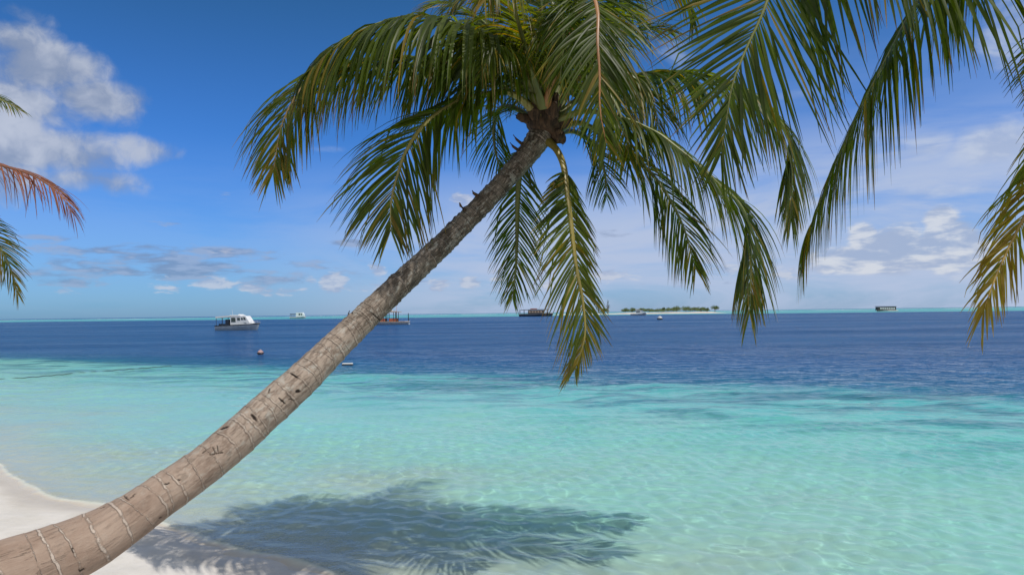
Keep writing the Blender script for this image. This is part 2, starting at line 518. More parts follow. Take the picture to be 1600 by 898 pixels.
def frond(parent, origin, pts, leaf, wid=0.075, droop=1.0, normals=None, yellow=0.1, spacing=6.2, start=0.18,
          ang=(62, 22), lift=0.0, seed=0, rib_r=0.030, ribcol=(0.15, 0.165, 0.045), dead=False, sides=(1.0, 1.0), gap=0.05, tipyellow=0.5, dens=0.54, tipdroop=0.5):
    """pts: (px, py, depth) along the midrib; leaf: leaflet length in pixels at the middle"""
    rr = random.Random(seed)
    W = np.array([P(*p) for p in pts])
    line = catmull(W, 160)
    line, L = resample(line, 160)
    pxlen = sum(math.hypot(b[0] - a[0], b[1] - a[1]) for a, b in zip(pts, pts[1:]))
    dep = np.mean([p[2] for p in pts[len(pts) // 3:]])
    leafm = leaf * dep * K / FPX
    n = max(20, int(max(pxlen, L * FPX / (dep * K)) * (1 - start) / (spacing * dens)))
    if normals is None:
        normals = [(0, (0, 0, 1))]
    nt = [a for a, b in normals]; nv = np.array([b for a, b in normals], float)
    T = np.gradient(line, axis=0); T /= np.linalg.norm(T, axis=1)[:, None]
    V, Q, C = [], [], []
    SEG = 7
    for side in (-1, 1):
        sl = sides[0] if side < 0 else sides[1]
        if sl <= 0: continue
        for i in range(n):
            u = (i + rr.uniform(0.1, 0.9)) / n
            if rr.random() < gap: continue
            q = start + (1 - start) * u
            fi = min(158.99, q * 159); i0 = int(fi); f = fi - i0
            p = line[i0] * (1 - f) + line[i0 + 1] * f
            t = unit(T[i0] * (1 - f) + T[i0 + 1] * f)
            N = np.array([np.interp(q, nt, nv[:, k]) for k in range(3)])
            N = unit(N - np.dot(N, t) * t)
            S = np.cross(t, N) * side
            a = R(ang[0] + (ang[1] - ang[0]) * u ** 1.3 + rr.gauss(0, 4.5))
            env = (0.55 + 0.45 * sm(0, 0.18, u)) * (1 - 0.62 * sm(0.62, 1.0, u)) * sl
            ln = leafm * env * rr.uniform(0.86, 1.08)
            d = unit(S * math.sin(a) + t * math.cos(a) + N * (lift + rr.gauss(0, 0.07)))
            wv = t - np.dot(t, d) * d
            wv = unit(wv) if np.linalg.norm(wv) > 0.05 else N
            tw = rr.gauss(0, 0.32)
            wv = wv * math.cos(tw) + np.cross(d, wv) * math.sin(tw)
            w = wid * leafm * 0.235 * (0.75 + 0.5 * rr.random()) * (1 - 0.45 * u)
            # colour
            gcol = GREEN_A + (GREEN_B - GREEN_A) * rr.random() ** 1.5
            yy = np.clip(yellow * rr.uniform(0.3, 1.6) + tipyellow * yellow * 2.2 * u ** 2, 0, 1)
            gcol = gcol * (1 - min(1, yy * 1.4)) + OLIVE * min(1, yy * 1.4)
            if rr.random() < yy * (0.15 + 1.1 * u ** 2): gcol = gcol * 0.5 + YEL * 0.5
            tipc = BROWN if rr.random() < 0.22 + yellow * 0.9 else (YEL if rr.random() < 0.12 + yellow * u else gcol * 0.8)
            if dead:
                gcol = DEAD * rr.uniform(0.6, 1.5); tipc = gcol * 0.5
            seg = ln / SEG
            pos = p.copy()
            base = len(V)
            g = droop * rr.uniform(0.75, 1.25) * (1 - (1 - tipdroop) * u ** 2)
            kink = rr.randint(3, 6) if rr.random() < 0.11 else -1
            for k in range(SEG + 1):
                x = k / SEG
                ww = w * (0.35 + 0.65 * min(1, x / 0.16)) * (1 - max(0, (x - 0.30) / 0.70) ** 1.5) + 0.0006
                nn = np.cross(d, wv)
                V.append(pos - wv * ww + nn * ww * -0.28)
                V.append(pos)
                V.append(pos + wv * ww + nn * ww * -0.28)
                tf = sm(0.66, 0.98, x) if not dead else x
                cc = gcol * (1 - tf * 0.8) + tipc * tf * 0.8
                C += [tuple(cc) + (1,)] * 3
                d = unit(d + DOWN * g * (0.10 + 0.30 * x) * (1 - 0.3 * abs(d[2])) + (DOWN * 1.4 if k == kink else 0))
                wv = unit(wv - np.dot(wv, d) * d)
                pos = pos + d * seg
            for k in range(SEG):
                b = base + 3 * k
                Q.append((b, b + 3, b + 4, b + 1)); Q.append((b + 1, b + 4, b + 5, b + 2))
    fr = np_mesh('frond', V, Q, M['leaf'], parent, origin, True, cattr={'pigment': C})
    # midrib: a flattened tapering tube with a swollen foot
    V, Q, C = [], [], []
    m = 10
    rr0 = rib_r * dep / 4.9 * K
    for i in range(0, 160, 2):
        q = i / 159
        t = T[i]
        N = np.array([np.interp(q, nt, nv[:, k]) for k in range(3)])
        N = unit(N - np.dot(N, t) * t); S = np.cross(t, N)
        r_ = rr0 * (1 - q) ** 0.8 * (1 + 0.8 * math.exp(-q / 0.05)) + 0.0022
        for k in range(m):
            a = 2 * math.pi * k / m
            V.append(line[i] - N * r_ * 0.35 + S * math.cos(a) * r_ + N * math.sin(a) * r_ * 0.62)
            cc = np.array(ribcol) * (0.9 + 0.18 * math.sin(i * 0.11 + k * 0.63 + seed)) if not dead else DEAD * 0.9
            C.append(tuple(cc) + (1,))
    for i in range(79):
        for k in range(m):
            Q.append((i * m + k, i * m + (k + 1) % m, (i + 1) * m + (k + 1) % m, (i + 1) * m + k))
    np_mesh('midrib', V, Q, M['rib'], fr, (0, 0, 0) if origin is None else origin, True, cattr={'pigment': C})
    return fr


def fnoise(a, b, seed, n=24, lo=1.0, hi=8.0):
    r = np.random.RandomState(seed); z = np.zeros_like(a)
    for _ in range(n):
        kx = r.randint(0, 6); ky = r.uniform(lo, hi)
        z += np.sin(kx * a + ky * b + r.uniform(0, 6.28)) / math.sqrt(n)
    return z


def trunk(parent, origin, W, rad, spacing, nl=1500, na=112, seed=3, notches=(), name='trunk'):
    """W: centre points, rad: radii, spacing(q): ring spacing in metres"""
    full = catmull(np.concatenate([W, np.array(rad)[:, None]], 1), 400)
    d = np.concatenate([[0], np.cumsum(np.linalg.norm(np.diff(full[:, :3], axis=0), axis=1))])
    L = d[-1]
    sv = np.linspace(0, L, nl)
    C = np.stack([np.interp(sv, d, full[:, k]) for k in range(3)], 1)
    rd = np.interp(sv, d, full[:, 3])
    T = np.gradient(C, axis=0); T /= np.linalg.norm(T, axis=1)[:, None]
    U = np.cross(T, np.array((0, 1.0, 0.0))); U /= np.linalg.norm(U, axis=1)[:, None]   # upper side
    Vv = np.cross(T, U)
    th = np.linspace(0, 2 * math.pi, na, endpoint=False)
    A, Sx = np.meshgrid(th, sv)
    q = Sx / L
    rr = random.Random(seed)
    rings = []; x = 0.05
    while x < L:
        rings.append((x, rr.uniform(-0.035, 0.035) * 1.2, rr.uniform(0, 6.28), rr.uniform(0.5, 1.0), rr.uniform(0.005, 0.010)))
        x += spacing(x / L) * rr.choice((0.5, 0.7, 0.9, 1.1, 1.3, 1.6))
    scar = np.zeros_like(A); hgt = np.zeros_like(A)
    wob = 0.006 * np.sin(2 * A + 5 * Sx) + 0.0025 * np.sin(9 * A - 17 * Sx) + 0.0018 * np.sin(17 * A + 31 * Sx)
    for (x, am, ph, st, wd) in rings:
        sp = spacing(x / L)
        ds = Sx - (x + am * min(1, sp / 0.12) * np.cos(A - ph) + wob * min(1, sp / 0.12))
        lm = st * (0.45 + 0.55 * np.clip(np.cos(A - ph * 1.7) + 0.6, 0, 1))
        scar = np.maximum(scar, np.exp(-(ds / (wd * (0.55 + 0.75 * lm))) ** 2) * (0.35 + 0.65 * lm))
        up = np.where(ds < 0, np.exp(-(-ds / (0.45 * sp)) ** 1.2), np.exp(-(ds / (0.10 * sp)) ** 2))
        hgt = np.maximum(hgt, up * st * (0.55 + 0.45 * np.sin(2 * A + ph) * np.sin(A - 2 * ph)))
    rough = fnoise(A, Sx, seed + 1, 26, 3, 22)
    lump = fnoise(A, Sx, seed + 2, 12, 0.8, 4)
    step = 0.011 * K * (0.55 + 0.45 * sm(0.5, 0.75, q))
    rnow = rd[:, None] * (1 + 0.022 * lump + 0.012 * rough) + step * (hgt - 0.4) * (0.6 + 0.4 * sm(0.2, 0.5, q))
    co = C[:, None, :] + rnow[..., None] * (np.cos(A)[..., None] * U[:, None, :] + np.sin(A)[..., None] * Vv[:, None, :])
    V = co.reshape(-1, 3)
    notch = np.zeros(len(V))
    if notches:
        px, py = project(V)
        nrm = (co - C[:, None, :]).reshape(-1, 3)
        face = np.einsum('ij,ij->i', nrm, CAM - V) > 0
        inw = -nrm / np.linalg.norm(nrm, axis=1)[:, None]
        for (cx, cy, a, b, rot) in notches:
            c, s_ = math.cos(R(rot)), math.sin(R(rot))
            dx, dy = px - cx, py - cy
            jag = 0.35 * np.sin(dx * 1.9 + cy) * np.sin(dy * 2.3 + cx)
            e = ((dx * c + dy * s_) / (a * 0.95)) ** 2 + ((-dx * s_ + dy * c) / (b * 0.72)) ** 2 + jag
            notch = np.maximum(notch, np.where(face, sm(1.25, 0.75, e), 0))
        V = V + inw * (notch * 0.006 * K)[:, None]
    i = np.arange(nl - 1)[:, None] * na
    k = np.arange(na)[None, :]
    Q = np.stack([(i + k), (i + (k + 1) % na), (i + na + (k + 1) % na), (i + na + k)], -1).reshape(-1, 4)
    bark = np.stack([np.cos(A) * 0.16, np.sin(A) * 0.16, Sx], -1).reshape(-1, 3)
    return np_mesh(name, V, Q, M['bark'], parent, origin, True,
                   fattr={'scar': scar.ravel(), 'notch': notch, 'age': q.ravel()}, vattr={'bark': bark})


def lump_mesh(name, parent, origin, c, r, axis, mat, seed, nz=0.25, nu=40, nvv=24):
    axis = unit(np.asarray(axis, float)); u = unit(np.cross(axis, (0.3, 1, 0.2))); v = np.cross(axis, u)
    th = np.linspace(0, 2 * math.pi, nu, endpoint=False); ph = np.linspace(-1.5, 1.5, nvv)
    A, B = np.meshgrid(th, ph)
    k = 1 + nz * fnoise(A, B * 2, seed, 16, 1, 5)
    co = (np.asarray(c) + (np.cos(B) * np.cos(A) * r[0] * k)[..., None] * u + (np.cos(B) * np.sin(A) * r[1] * k)[..., None] * v
          + (np.sin(B) * r[2] * k)[..., None] * axis)
    i = np.arange(nvv - 1)[:, None] * nu; kk = np.arange(nu)[None, :]
    Q = np.stack([i + kk, i + (kk + 1) % nu, i + nu + (kk + 1) % nu, i + nu + kk], -1).reshape(-1, 4)
    return np_mesh(name, co.reshape(-1, 3), Q, mat, parent, origin, True)


# ---- the leaning palm in front
TR = [(0, 909, 2.72, 122), (60, 882, 2.80, 107), (140, 846, 2.92, 92), (190, 817, 3.02, 79), (237, 785, 3.12, 70), (326, 722, 3.32, 62),
      (418, 640, 3.55, 57.5), (477, 587, 3.72, 52.5), (533, 532, 3.90, 46), (620, 449, 4.18, 39.5), (690, 383, 4.40, 35.5), (754, 319, 4.60, 33),
      (800, 270, 4.74, 33), (835, 227, 4.84, 37), (852, 198, 4.90, 44)]
Wt = [P(a, b, c) for a, b, c, w in TR]
rt = [w * c * K / FPX / 2 for a, b, c, w in TR]
foot = [np.array((-3.10, 2.36, -0.12)) * K, np.array((-3.02, 2.40, 0.12)) * K, np.array((-2.66, 2.55, 0.40)) * K]
Wt = foot + Wt; rt = [0.30, 0.285, 0.245] + rt
base_main = foot[1]
palm = empty('palm_tree', base_main, 'tall coconut palm with bare ringed trunk leaning right across the whole view over the water', 'palm tree')
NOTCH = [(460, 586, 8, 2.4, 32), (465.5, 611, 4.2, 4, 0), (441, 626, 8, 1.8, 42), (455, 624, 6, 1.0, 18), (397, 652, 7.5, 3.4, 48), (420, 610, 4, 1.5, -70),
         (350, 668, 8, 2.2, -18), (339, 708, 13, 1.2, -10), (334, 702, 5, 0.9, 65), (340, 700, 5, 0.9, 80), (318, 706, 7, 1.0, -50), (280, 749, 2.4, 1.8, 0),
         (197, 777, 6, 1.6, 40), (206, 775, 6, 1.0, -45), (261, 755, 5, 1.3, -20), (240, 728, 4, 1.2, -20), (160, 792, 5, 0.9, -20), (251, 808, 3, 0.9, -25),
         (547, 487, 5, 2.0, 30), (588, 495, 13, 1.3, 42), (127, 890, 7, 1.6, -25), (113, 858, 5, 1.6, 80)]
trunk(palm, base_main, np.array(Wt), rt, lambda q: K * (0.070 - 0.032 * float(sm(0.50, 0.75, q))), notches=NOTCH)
crown_c = P(852, 190, 4.90)
axis_t = unit(P(865, 165, 4.93) - P(800, 270, 4.74))
lump_mesh('fibre_sheath', palm, base_main, P(850, 197, 4.89), (0.125 * K, 0.125 * K, 0.115 * K), axis_t, M['fibre'], 4, 0.10)
for (a, b, c, ra, rb, rc, tx, ty) in ((822, 186, 4.84, .035, .03, .075, 800, 178), (872, 213, 4.84, .05, .045, .06, 884, 222), (884, 190, 4.86, .035, .03, .075, 900, 176),
                                      (835, 172, 4.8, .05, .04, .09, 828, 140), (862, 170, 4.8, .06, .05, .10, 870, 130)):
    lump_mesh('leaf_base', palm, base_main, P(a, b, c), (ra * K, rb * K, rc * K), P(tx, ty, c) - P(a, b, c), M['fibre'], int(a), 0.18, 24, 14)
for (a, b, c, ex, ey) in ((722, 324, 4.47, 716, 318), (742, 303, 4.53, 736, 299), (812, 222, 4.78, 800, 212), (806, 232, 4.76, 795, 224)):
    mb = MB(); p0 = P(a, b, c) - base_main; p1 = P(ex, ey, c - 0.01) - base_main
    mb.tube([tuple(p0 - (p1 - p0) * 0.8), tuple(p0 * 0.6 + p1 * 0.4), tuple(p1 + np.array((0.012, 0, 0.008)))], 0.014 * K, 0.004 * K, 7)
    mb.build('leaf_stub', M['fibre'], palm)

UP = (0, 0, 1)
CAMN = (0, -1, 0.2)
F = [
    # left arcs
    dict(pts=[(840, 160, 4.80), (800, 98, 4.62), (745, 52, 4.45), (690, 30, 4.36), (640, 24, 4.30), (575, 42, 4.25), (525, 72, 4.2), (487, 108, 4.2)], leaf=235, droop=2.1, tipdroop=.9, normals=[(0, UP), (0.7, (0, -.3, 1)), (1, (-.2, -.8, .6))], yellow=0.05, wid=.062, ang=(66, 26)),
    dict(pts=[(832, 165, 4.92), (760, 118, 4.95), (690, 95, 4.9), (620, 88, 4.8), (555, 94, 4.7), (500, 110, 4.6), (464, 147, 4.5), (440, 197, 4.45), (427, 268, 4.4)], leaf=165, droop=1.4, tipdroop=0.2, normals=[(0, UP), (0.6, (0, -.3, 1)), (0.8, (-.3, -.9, .4)), (1, CAMN)], yellow=0.20, wid=.07, ribcol=(.30, .20, .08)),
    dict(pts=[(842, 182, 4.84), (818, 155, 4.76), (795, 143, 4.70), (772, 142, 4.66), (714, 158, 4.56), (665, 192, 4.48), (636, 233, 4.42), (621, 273, 4.4), (611, 317, 4.4), (611, 362, 4.4)], leaf=165, droop=0.85, tipdroop=0.25, normals=[(0, UP), (0.4, (0, -.5, .9)), (0.6, (-.2, -1, .4)), (1, CAMN)], yellow=0.13, wid=.066, ang=(62, 24), rib_r=.034, ribcol=(.27, .24, .07)),
    dict(pts=[(842, 190, 5.0), (806, 168, 5.3), (782, 168, 5.5), (772, 195, 5.6), (774, 235, 5.65), (784, 270, 5.65)], leaf=80, droop=0.8, normals=[(0, UP), (0.5, CAMN)], yellow=0.03),
    # hanging under the crown
    dict(pts=[(846, 205, 4.95), (826, 228, 5.2), (813, 262, 5.35), (809, 310, 5.4), (808, 360, 5.4), (806, 418, 5.35), (801, 466, 5.3)], leaf=84, droop=0.45, normals=[(0, CAMN)], yellow=0.12, start=.22, ang=(52, 20)),
    dict(pts=[(856, 216, 4.84), (871, 232, 4.76), (882, 258, 4.68), (887, 298, 4.58), (893, 347, 4.5), (901, 416, 4.42), (911, 470, 4.38), (914, 525, 4.36), (898, 580, 4.34)], leaf=128, droop=0.35, sides=(.62, 1.0), normals=[(0, (.9, -1, .2)), (1, (.6, -1, .1))], yellow=0.20, start=.2, ang=(56, 22), rib_r=.033, ribcol=(.26, .21, .05), wid=.072, tipyellow=0.9, spacing=5.6),
    dict(pts=[(868, 205, 5.0), (900, 205, 5.25), (930, 228, 5.45), (944, 265, 5.5), (948, 310, 5.5)], leaf=75, droop=0.7, normals=[(0, UP), (0.4, CAMN)], yellow=0.02),
    # right arcs
    dict(pts=[(868, 200, 4.92), (905, 190, 5.05), (950, 212, 5.2), (990, 243, 5.25), (1024, 277, 5.25), (1047, 311, 5.2), (1069, 357, 5.15), (1087, 420, 5.1)], leaf=125, droop=0.9, normals=[(0, UP), (0.5, (.3, -.7, .7)), (1, (.4, -1, .3))], yellow=0.15, ang=(60, 22)),
    dict(pts=[(868, 188, 4.88), (910, 172, 4.8), (970, 182, 4.7), (1028, 207, 4.62), (1054, 226, 4.58), (1092, 257, 4.54), (1126, 289, 4.52), (1156, 317, 4.5), (1170, 349, 4.5), (1174, 400, 4.5), (1171, 488, 4.5)], leaf=150, droop=1.4, tipdroop=.35, normals=[(0, UP), (0.7, (.3, -.5, .8)), (1, (.6, -1, .2))], yellow=0.08, ang=(60, 20)),
    dict(pts=[(866, 182, 4.95), (925, 138, 5.05), (1005, 114, 5.1), (1060, 112, 5.1), (1113, 119, 5.08), (1170, 141, 5.05), (1209, 177, 5.0), (1232, 210, 5.0), (1238, 258, 5.0), (1236, 345, 5.0)], leaf=155, droop=1.5, tipdroop=.35, normals=[(0, UP), (0.7, (.2, -.4, 1)), (1, (.7, -1, .2))], yellow=0.12, ang=(60, 20)),
    # towards the camera, over the crown
    dict(pts=[(852, 165, 4.78), (872, 92, 4.5), (900, 25, 4.15), (922, -12, 3.85), (934, 18, 3.66), (934, 64, 3.55), (937, 115, 3.5), (938, 172, 3.46), (948, 228, 3.44)], leaf=150, droop=0.55, normals=[(0, UP), (0.45, (0, -.6, .8)), (0.6, (.1, -1, .25)), (1, (.2, -1, .1))], yellow=0.06, ang=(58, 24), ribcol=(.33, .15, .05), start=.16, spacing=7),
    dict(pts=[(848, 165, 4.78), (830, 105, 4.5), (812, 40, 4.2), (795, -20, 3.95), (775, -30, 3.8), (758, 2, 3.75)], leaf=130, droop=1.6, normals=[(0, UP), (1, CAMN)], yellow=0.26, ang=(60, 26)),
    dict(pts=[(846, 162, 4.8), (818, 112, 4.6), (800, 84, 4.4), (785, 72, 4.2), (768, 82, 4.05), (756, 112, 4.0)], leaf=90, droop=1.2, normals=[(0, UP), (1, CAMN)], yellow=0.05, start=.1),
    dict(pts=[(852, 160, 4.82), (852, 95, 4.6), (862, 40, 4.3), (872, 14, 4.1), (880, 30, 3.95), (880, 80, 3.9), (874, 130, 3.88)], leaf=115, droop=0.9, normals=[(0, UP), (0.5, CAMN)], yellow=0.05, start=.1),
    # up and away
    dict(pts=[(860, 160, 5.0), (905, 104, 5.2), (964, 58, 5.35), (1016, 44, 5.4), (1060, 52, 5.4)], leaf=88, droop=0.9, normals=[(0, UP)], yellow=0.10, ang=(52, 20)),
    dict(pts=[(858, 158, 4.95), (895, 90, 5.05), (940, 18, 5.15), (990, -36, 5.2), (1040, -40, 5.2), (1076, 0, 5.2), (1084, 40, 5.2)], leaf=105, droop=1.3, normals=[(0, UP)], yellow=0.10),
    dict(pts=[(845, 160, 5.0), (802, 86, 5.15), (756, 34, 5.2), (712, 8, 5.2), (682, 6, 5.2), (655, 22, 5.2)], leaf=100, droop=0.8, normals=[(0, UP), (1, (0, -.6, 1))], yellow=0.05),
    dict(pts=[(853, 155, 5.0), (866, 80, 5.15), (862, 0, 5.3), (838, -60, 5.4)], leaf=110, droop=1.0, normals=[(0, (0, -.6, .8))], yellow=0.08, start=.1),
    dict(pts=[(855, 155, 5.0), (890, 80, 5.3), (930, 30, 5.7), (970, 12, 6.0), (1000, 30, 6.2)], leaf=100, droop=1.2, normals=[(0, UP)], yellow=0.08),
    dict(pts=[(866, 180, 4.95), (905, 120, 5.0), (950, 105, 5.0), (990, 120, 4.95), (1020, 160, 4.9), (1032, 215, 4.9)], leaf=115, droop=1.2, normals=[(0, UP), (1, (.5, -1, .3))], yellow=0.14, ang=(60, 24)),
    dict(pts=[(840, 168, 4.95), (790, 110, 5.1), (735, 90, 5.3), (690, 100, 5.4), (655, 130, 5.4)], leaf=110, droop=1.4, normals=[(0, UP)], yellow=0.06),
    dict(pts=[(853, 165, 4.85), (842, 130, 4.85), (826, 85, 4.9), (808, 30, 5.0)], leaf=60, droop=0.2, normals=[(0, CAMN)], yellow=0.2, start=.35, ang=(24, 10), ribcol=(.38, .36, .09)),
    # the crowded heart of the crown
    dict(pts=[(850, 160, 4.85), (826, 100, 4.75), (800, 62, 4.6), (770, 45, 4.5), (740, 58, 4.45), (722, 92, 4.4)], leaf=110, droop=1.3, normals=[(0, UP), (1, (0, -.7, .8))], yellow=0.04, start=.1),
    dict(pts=[(850, 160, 4.9), (838, 90, 4.9), (812, 30, 4.85), (776, -5, 4.8), (735, -12, 4.75), (705, 8, 4.7)], leaf=115, droop=1.2, normals=[(0, UP), (1, (0, -.7, .8))], yellow=0.05, start=.1),
    dict(pts=[(852, 158, 4.9), (850, 80, 4.8), (846, 10, 4.65), (836, -45, 4.5), (822, -60, 4.4), (812, -30, 4.3)], leaf=130, droop=1.3, normals=[(0, UP), (1, CAMN)], yellow=0.10, start=.1),
    dict(pts=[(855, 160, 4.85), (876, 100, 4.7), (900, 66, 4.5), (924, 62, 4.35), (940, 92, 4.25), (944, 140, 4.2)], leaf=110, droop=1.1, normals=[(0, UP), (1, (.2, -1, .4))], yellow=0.06, start=.1),
    dict(pts=[(856, 160, 5.0), (884, 70, 5.1), (906, -5, 5.2), (930, -50, 5.3), (960, -60, 5.4)], leaf=115, droop=1.2, normals=[(0, (0, -.5, 1))], yellow=0.05, start=.1),
    dict(pts=[(850, 160, 5.0), (830, 95, 5.15), (800, 50, 5.3), (770, 40, 5.45), (742, 62, 5.6)], leaf=110, droop=1.2, normals=[(0, UP)], yellow=0.04, start=.1),
    dict(pts=[(862, 172, 4.9), (890, 140, 4.85), (925, 130, 4.75), (955, 150, 4.7), (975, 195, 4.66), (984, 250, 4.65)], leaf=120, droop=1.1, normals=[(0, UP), (1, (.4, -1, .3))], yellow=0.10, start=.12, ang=(60, 24)),
    dict(pts=[(846, 172, 4.88), (815, 140, 4.8), (784, 120, 4.7), (750, 118, 4.62), (722, 140, 4.58), (706, 176, 4.56)], leaf=110, droop=1.4, normals=[(0, UP), (1, (-.2, -.7, .6))], yellow=0.05, start=.12),
]
for i, f in enumerate(F):
    frond(palm, base_main, seed=100 + i, **f)

# ---- the palm outside the frame on the right: only its hanging fronds reach in
cr = P(1840, -330, 2.62)
base_r = np.array((2.75, -1.5, 0.30)) * K
rp = empty('palm_tree', base_r, 'near palm at the right edge with big dark fronds hanging into the view', 'palm tree')
trunk(rp, base_r, np.array([base_r - (0, 0, .4), base_r + (0.05, 0.1, 0.5), base_r + (0.25, 0.9, 1.9), cr * 0.55 + base_r * 0.45 + (0.25, 0.1, 0.15), cr]),
      [0.26, 0.21, 0.17, 0.15, 0.15], lambda q: 0.12, 500, 48, 9)
lump_mesh('fibre_sheath', rp, base_r, cr, (0.2, 0.2, 0.22), (0, .4, 1), M['fibre'], 14, 0.12)
C0 = (1840, -330, 2.62)
FR = [
    dict(pts=[C0, (1600, -340, 2.64), (1420, -265, 2.66), (1300, -175, 2.68), (1228, -75, 2.76), (1192, 20, 2.72), (1163, 84, 2.7), (1145, 132, 2.68), (1135, 188, 2.67), (1126, 242, 2.66)], leaf=230, droop=0.20, sides=(1.22, 1.0), normals=[(0, UP), (0.45, (-.3, -.9, .5)), (0.6, CAMN), (1, CAMN)], yellow=0.035, ang=(84, 16), wid=.062, spacing=10.0, start=.15),
    dict(pts=[C0, (1690, -260, 2.64), (1570, -160, 2.64), (1485, -65, 2.76), (1428, 10, 2.68), (1390, 80, 2.62), (1355, 148, 2.58), (1320, 220, 2.55), (1290, 290, 2.54), (1268, 350, 2.54), (1254, 400, 2.54)], leaf=225, droop=2.6, tipdroop=.8, normals=[(0, UP), (0.5, (-.7, .1, .7)), (1, (-.9, .35, .4))], yellow=0.06, ang=(66, 20), wid=.062, spacing=9.0, start=.15),
    dict(pts=[C0, (1740, -150, 2.5), (1640, -90, 2.45), (1540, -52, 2.42), (1440, -40, 2.4), (1360, -36, 2.4)], leaf=275, droop=0.8, sides=(1, .4), normals=[(0, (0, -1, .3)), (1, (0, -1, .3))], yellow=0.06, ang=(108, 88), wid=.068, spacing=13.0, start=.15),
    dict(pts=[C0, (1800, -130, 2.64), (1735, 60, 2.63), (1672, 195, 2.7), (1630, 280, 2.62), (1600, 340, 2.57), (1573, 394, 2.54), (1556, 432, 2.52), (1544, 465, 2.5), (1536, 490, 2.5)], leaf=160, droop=0.85, normals=[(0, UP), (0.5, (-.5, -.8, .5)), (1, (-.3, -1, .3))], yellow=0.42, ang=(46, 16), wid=.058, spacing=9.5, start=.15, ribcol=(.40, .27, .07), tipyellow=0.9),
    dict(pts=[C0, (1800, -180, 2.64), (1730, -40, 2.63), (1672, 45, 2.75), (1640, 120, 2.7), (1625, 200, 2.7)], leaf=120, droop=0.7, normals=[(0, UP), (1, CAMN)], yellow=0.10, wid=.07, spacing=9, start=.15),
    dict(pts=[C0, (1900, -430, 2.3), (2000, -430, 2.0), (2120, -340, 1.8), (2200, -200, 1.7)], leaf=170, droop=1.4, yellow=0.1, spacing=12),
    dict(pts=[C0, (1930, -400, 2.62), (2060, -400, 2.6), (2150, -320, 2.6), (2200, -200, 2.6)], leaf=170, droop=1.4, yellow=0.1, spacing=12),
]
for i, f in enumerate(FR):
    frond(rp, base_r, seed=300 + i, rib_r=0.030 if 'rib_r' not in f else f['rib_r'], **f)

# ---- the palm outside the frame on the left
C1 = (-190, 215, 5.0)
cl = P(*C1)
base_l = np.array((-5.75, 3.7, 0.34)) * K
lp = empty('palm_tree', base_l, 'palm beyond the left edge showing two green frond tips and one dry red brown frond', 'palm tree')
trunk(lp, base_l, np.array([base_l - (0, 0, .4), base_l + (-0.05, 0.05, 0.5), base_l * 0.5 + cl * 0.5 + (-0.2, 0, 0.1), cl]),
      [0.27, 0.2, 0.15, 0.14], lambda q: 0.12, 400, 48, 19)
lump_mesh('fibre_sheath', lp, base_l, cl, (0.18, 0.18, 0.2), (0, 0, 1), M['fibre'], 24, 0.12)
FL = [
    dict(pts=[C1, (-140, 165, 4.9), (-80, 142, 4.8), (-30, 146, 4.72), (6, 158, 4.7), (30, 172, 4.7)], leaf=62, droop=0.9, normals=[(0, UP), (1, (.1, -.7, .8))], yellow=0.08, ang=(50, 18)),
    dict(pts=[C1, (-130, 222, 4.85), (-60, 240, 4.7), (0, 257, 4.6), (52, 274, 4.55), (92, 302, 4.5), (118, 340, 4.5)], leaf=104, droop=1.2, normals=[(0, UP), (1, (.2, -.3, 1))], dead=True, ang=(52, 16), wid=.05, spacing=7.0, gap=.22),
    dict(pts=[C1, (-140, 250, 4.9), (-80, 300, 4.8), (-35, 345, 4.72), (-2, 385, 4.7), (18, 425, 4.7), (28, 462, 4.7)], leaf=72, droop=0.5, normals=[(0, UP), (0.5, CAMN)], yellow=0.22, ang=(52, 18)),
    dict(pts=[C1, (-240, 150, 4.9), (-320, 140, 4.8), (-390, 190, 4.7), (-420, 260, 4.7)], leaf=110, droop=1.4, yellow=0.1),
    dict(pts=[C1, (-200, 140, 5.2), (-230, 90, 5.5), (-280, 80, 5.8), (-320, 130, 6.0)], leaf=110, droop=1.4, yellow=0.1),
]
for i, f in enumerate(FL):
    ff = frond(lp, base_l, seed=500 + i, **f)
    if f.get('dead'): ff['label'] = 'dry red brown frond'

# ------------------------------------------------------------------ boats
def place(name, px, py, label, cat, heading, group=None):
    p = sea_at(px, py)
    # heading: direction of the bow measured from the picture's right, turned towards the camera when positive
    return empty(name, p, label, cat, group, R(-heading))


def mpp(px, py):              # metres per (1600 px wide) pixel at that spot on the sea
    p = sea_at(px, py)
    return float(np.linalg.norm(p[:2])) / FPX


def hull(L, B, sheer0, sheer1, draft=0.35, bow_rake=0.12, fullness=0.55, stern=0.85, n=22, flare=0.78):
    """x from -L/2 (stern) to L/2 (bow)"""
    mb = MB(); V, Fc = [], []
    prof = [(0.0, -1.0), (0.62, -0.72), (0.86, 0.0), (0.95, 0.5), (1.0, 1.0)]
    m = len(prof)
    for i in range(n):
        u = i / (n - 1)
        hb = B / 2 * (stern + (1 - stern) * min(1, u / 0.3)) * (1 - max(0, (u - fullness) / (1 - fullness)) ** 2.2)
        hb = max(hb, 0.02)
        zs = sheer0 + (sheer1 - sheer0) * u ** 2.2
        for side in (1, -1):
            for (a, b) in (prof if side == 1 else prof[::-1]):
                z = zs * b if b > 0 else draft * b * (1 - 0.6 * u ** 3)
                x = -L / 2 + L * (1 - bow_rake) * u + L * bow_rake * u ** 3 * max(0, min(1, 0.5 + 0.5 * z / zs))
                fl = a * (flare + (1 - flare) * max(0, b)) if u > fullness else a
                V.append((x, side * hb * fl, z))
    w = 2 * m
    for i in range(n - 1):
        for k in range(w):
            Fc.append((i * w + k, i * w + (k + 1) % w, (i + 1) * w + (k + 1) % w, (i + 1) * w + k))
    Fc.append(tuple(range(w)))
    mb.add(V, Fc)
    return mb


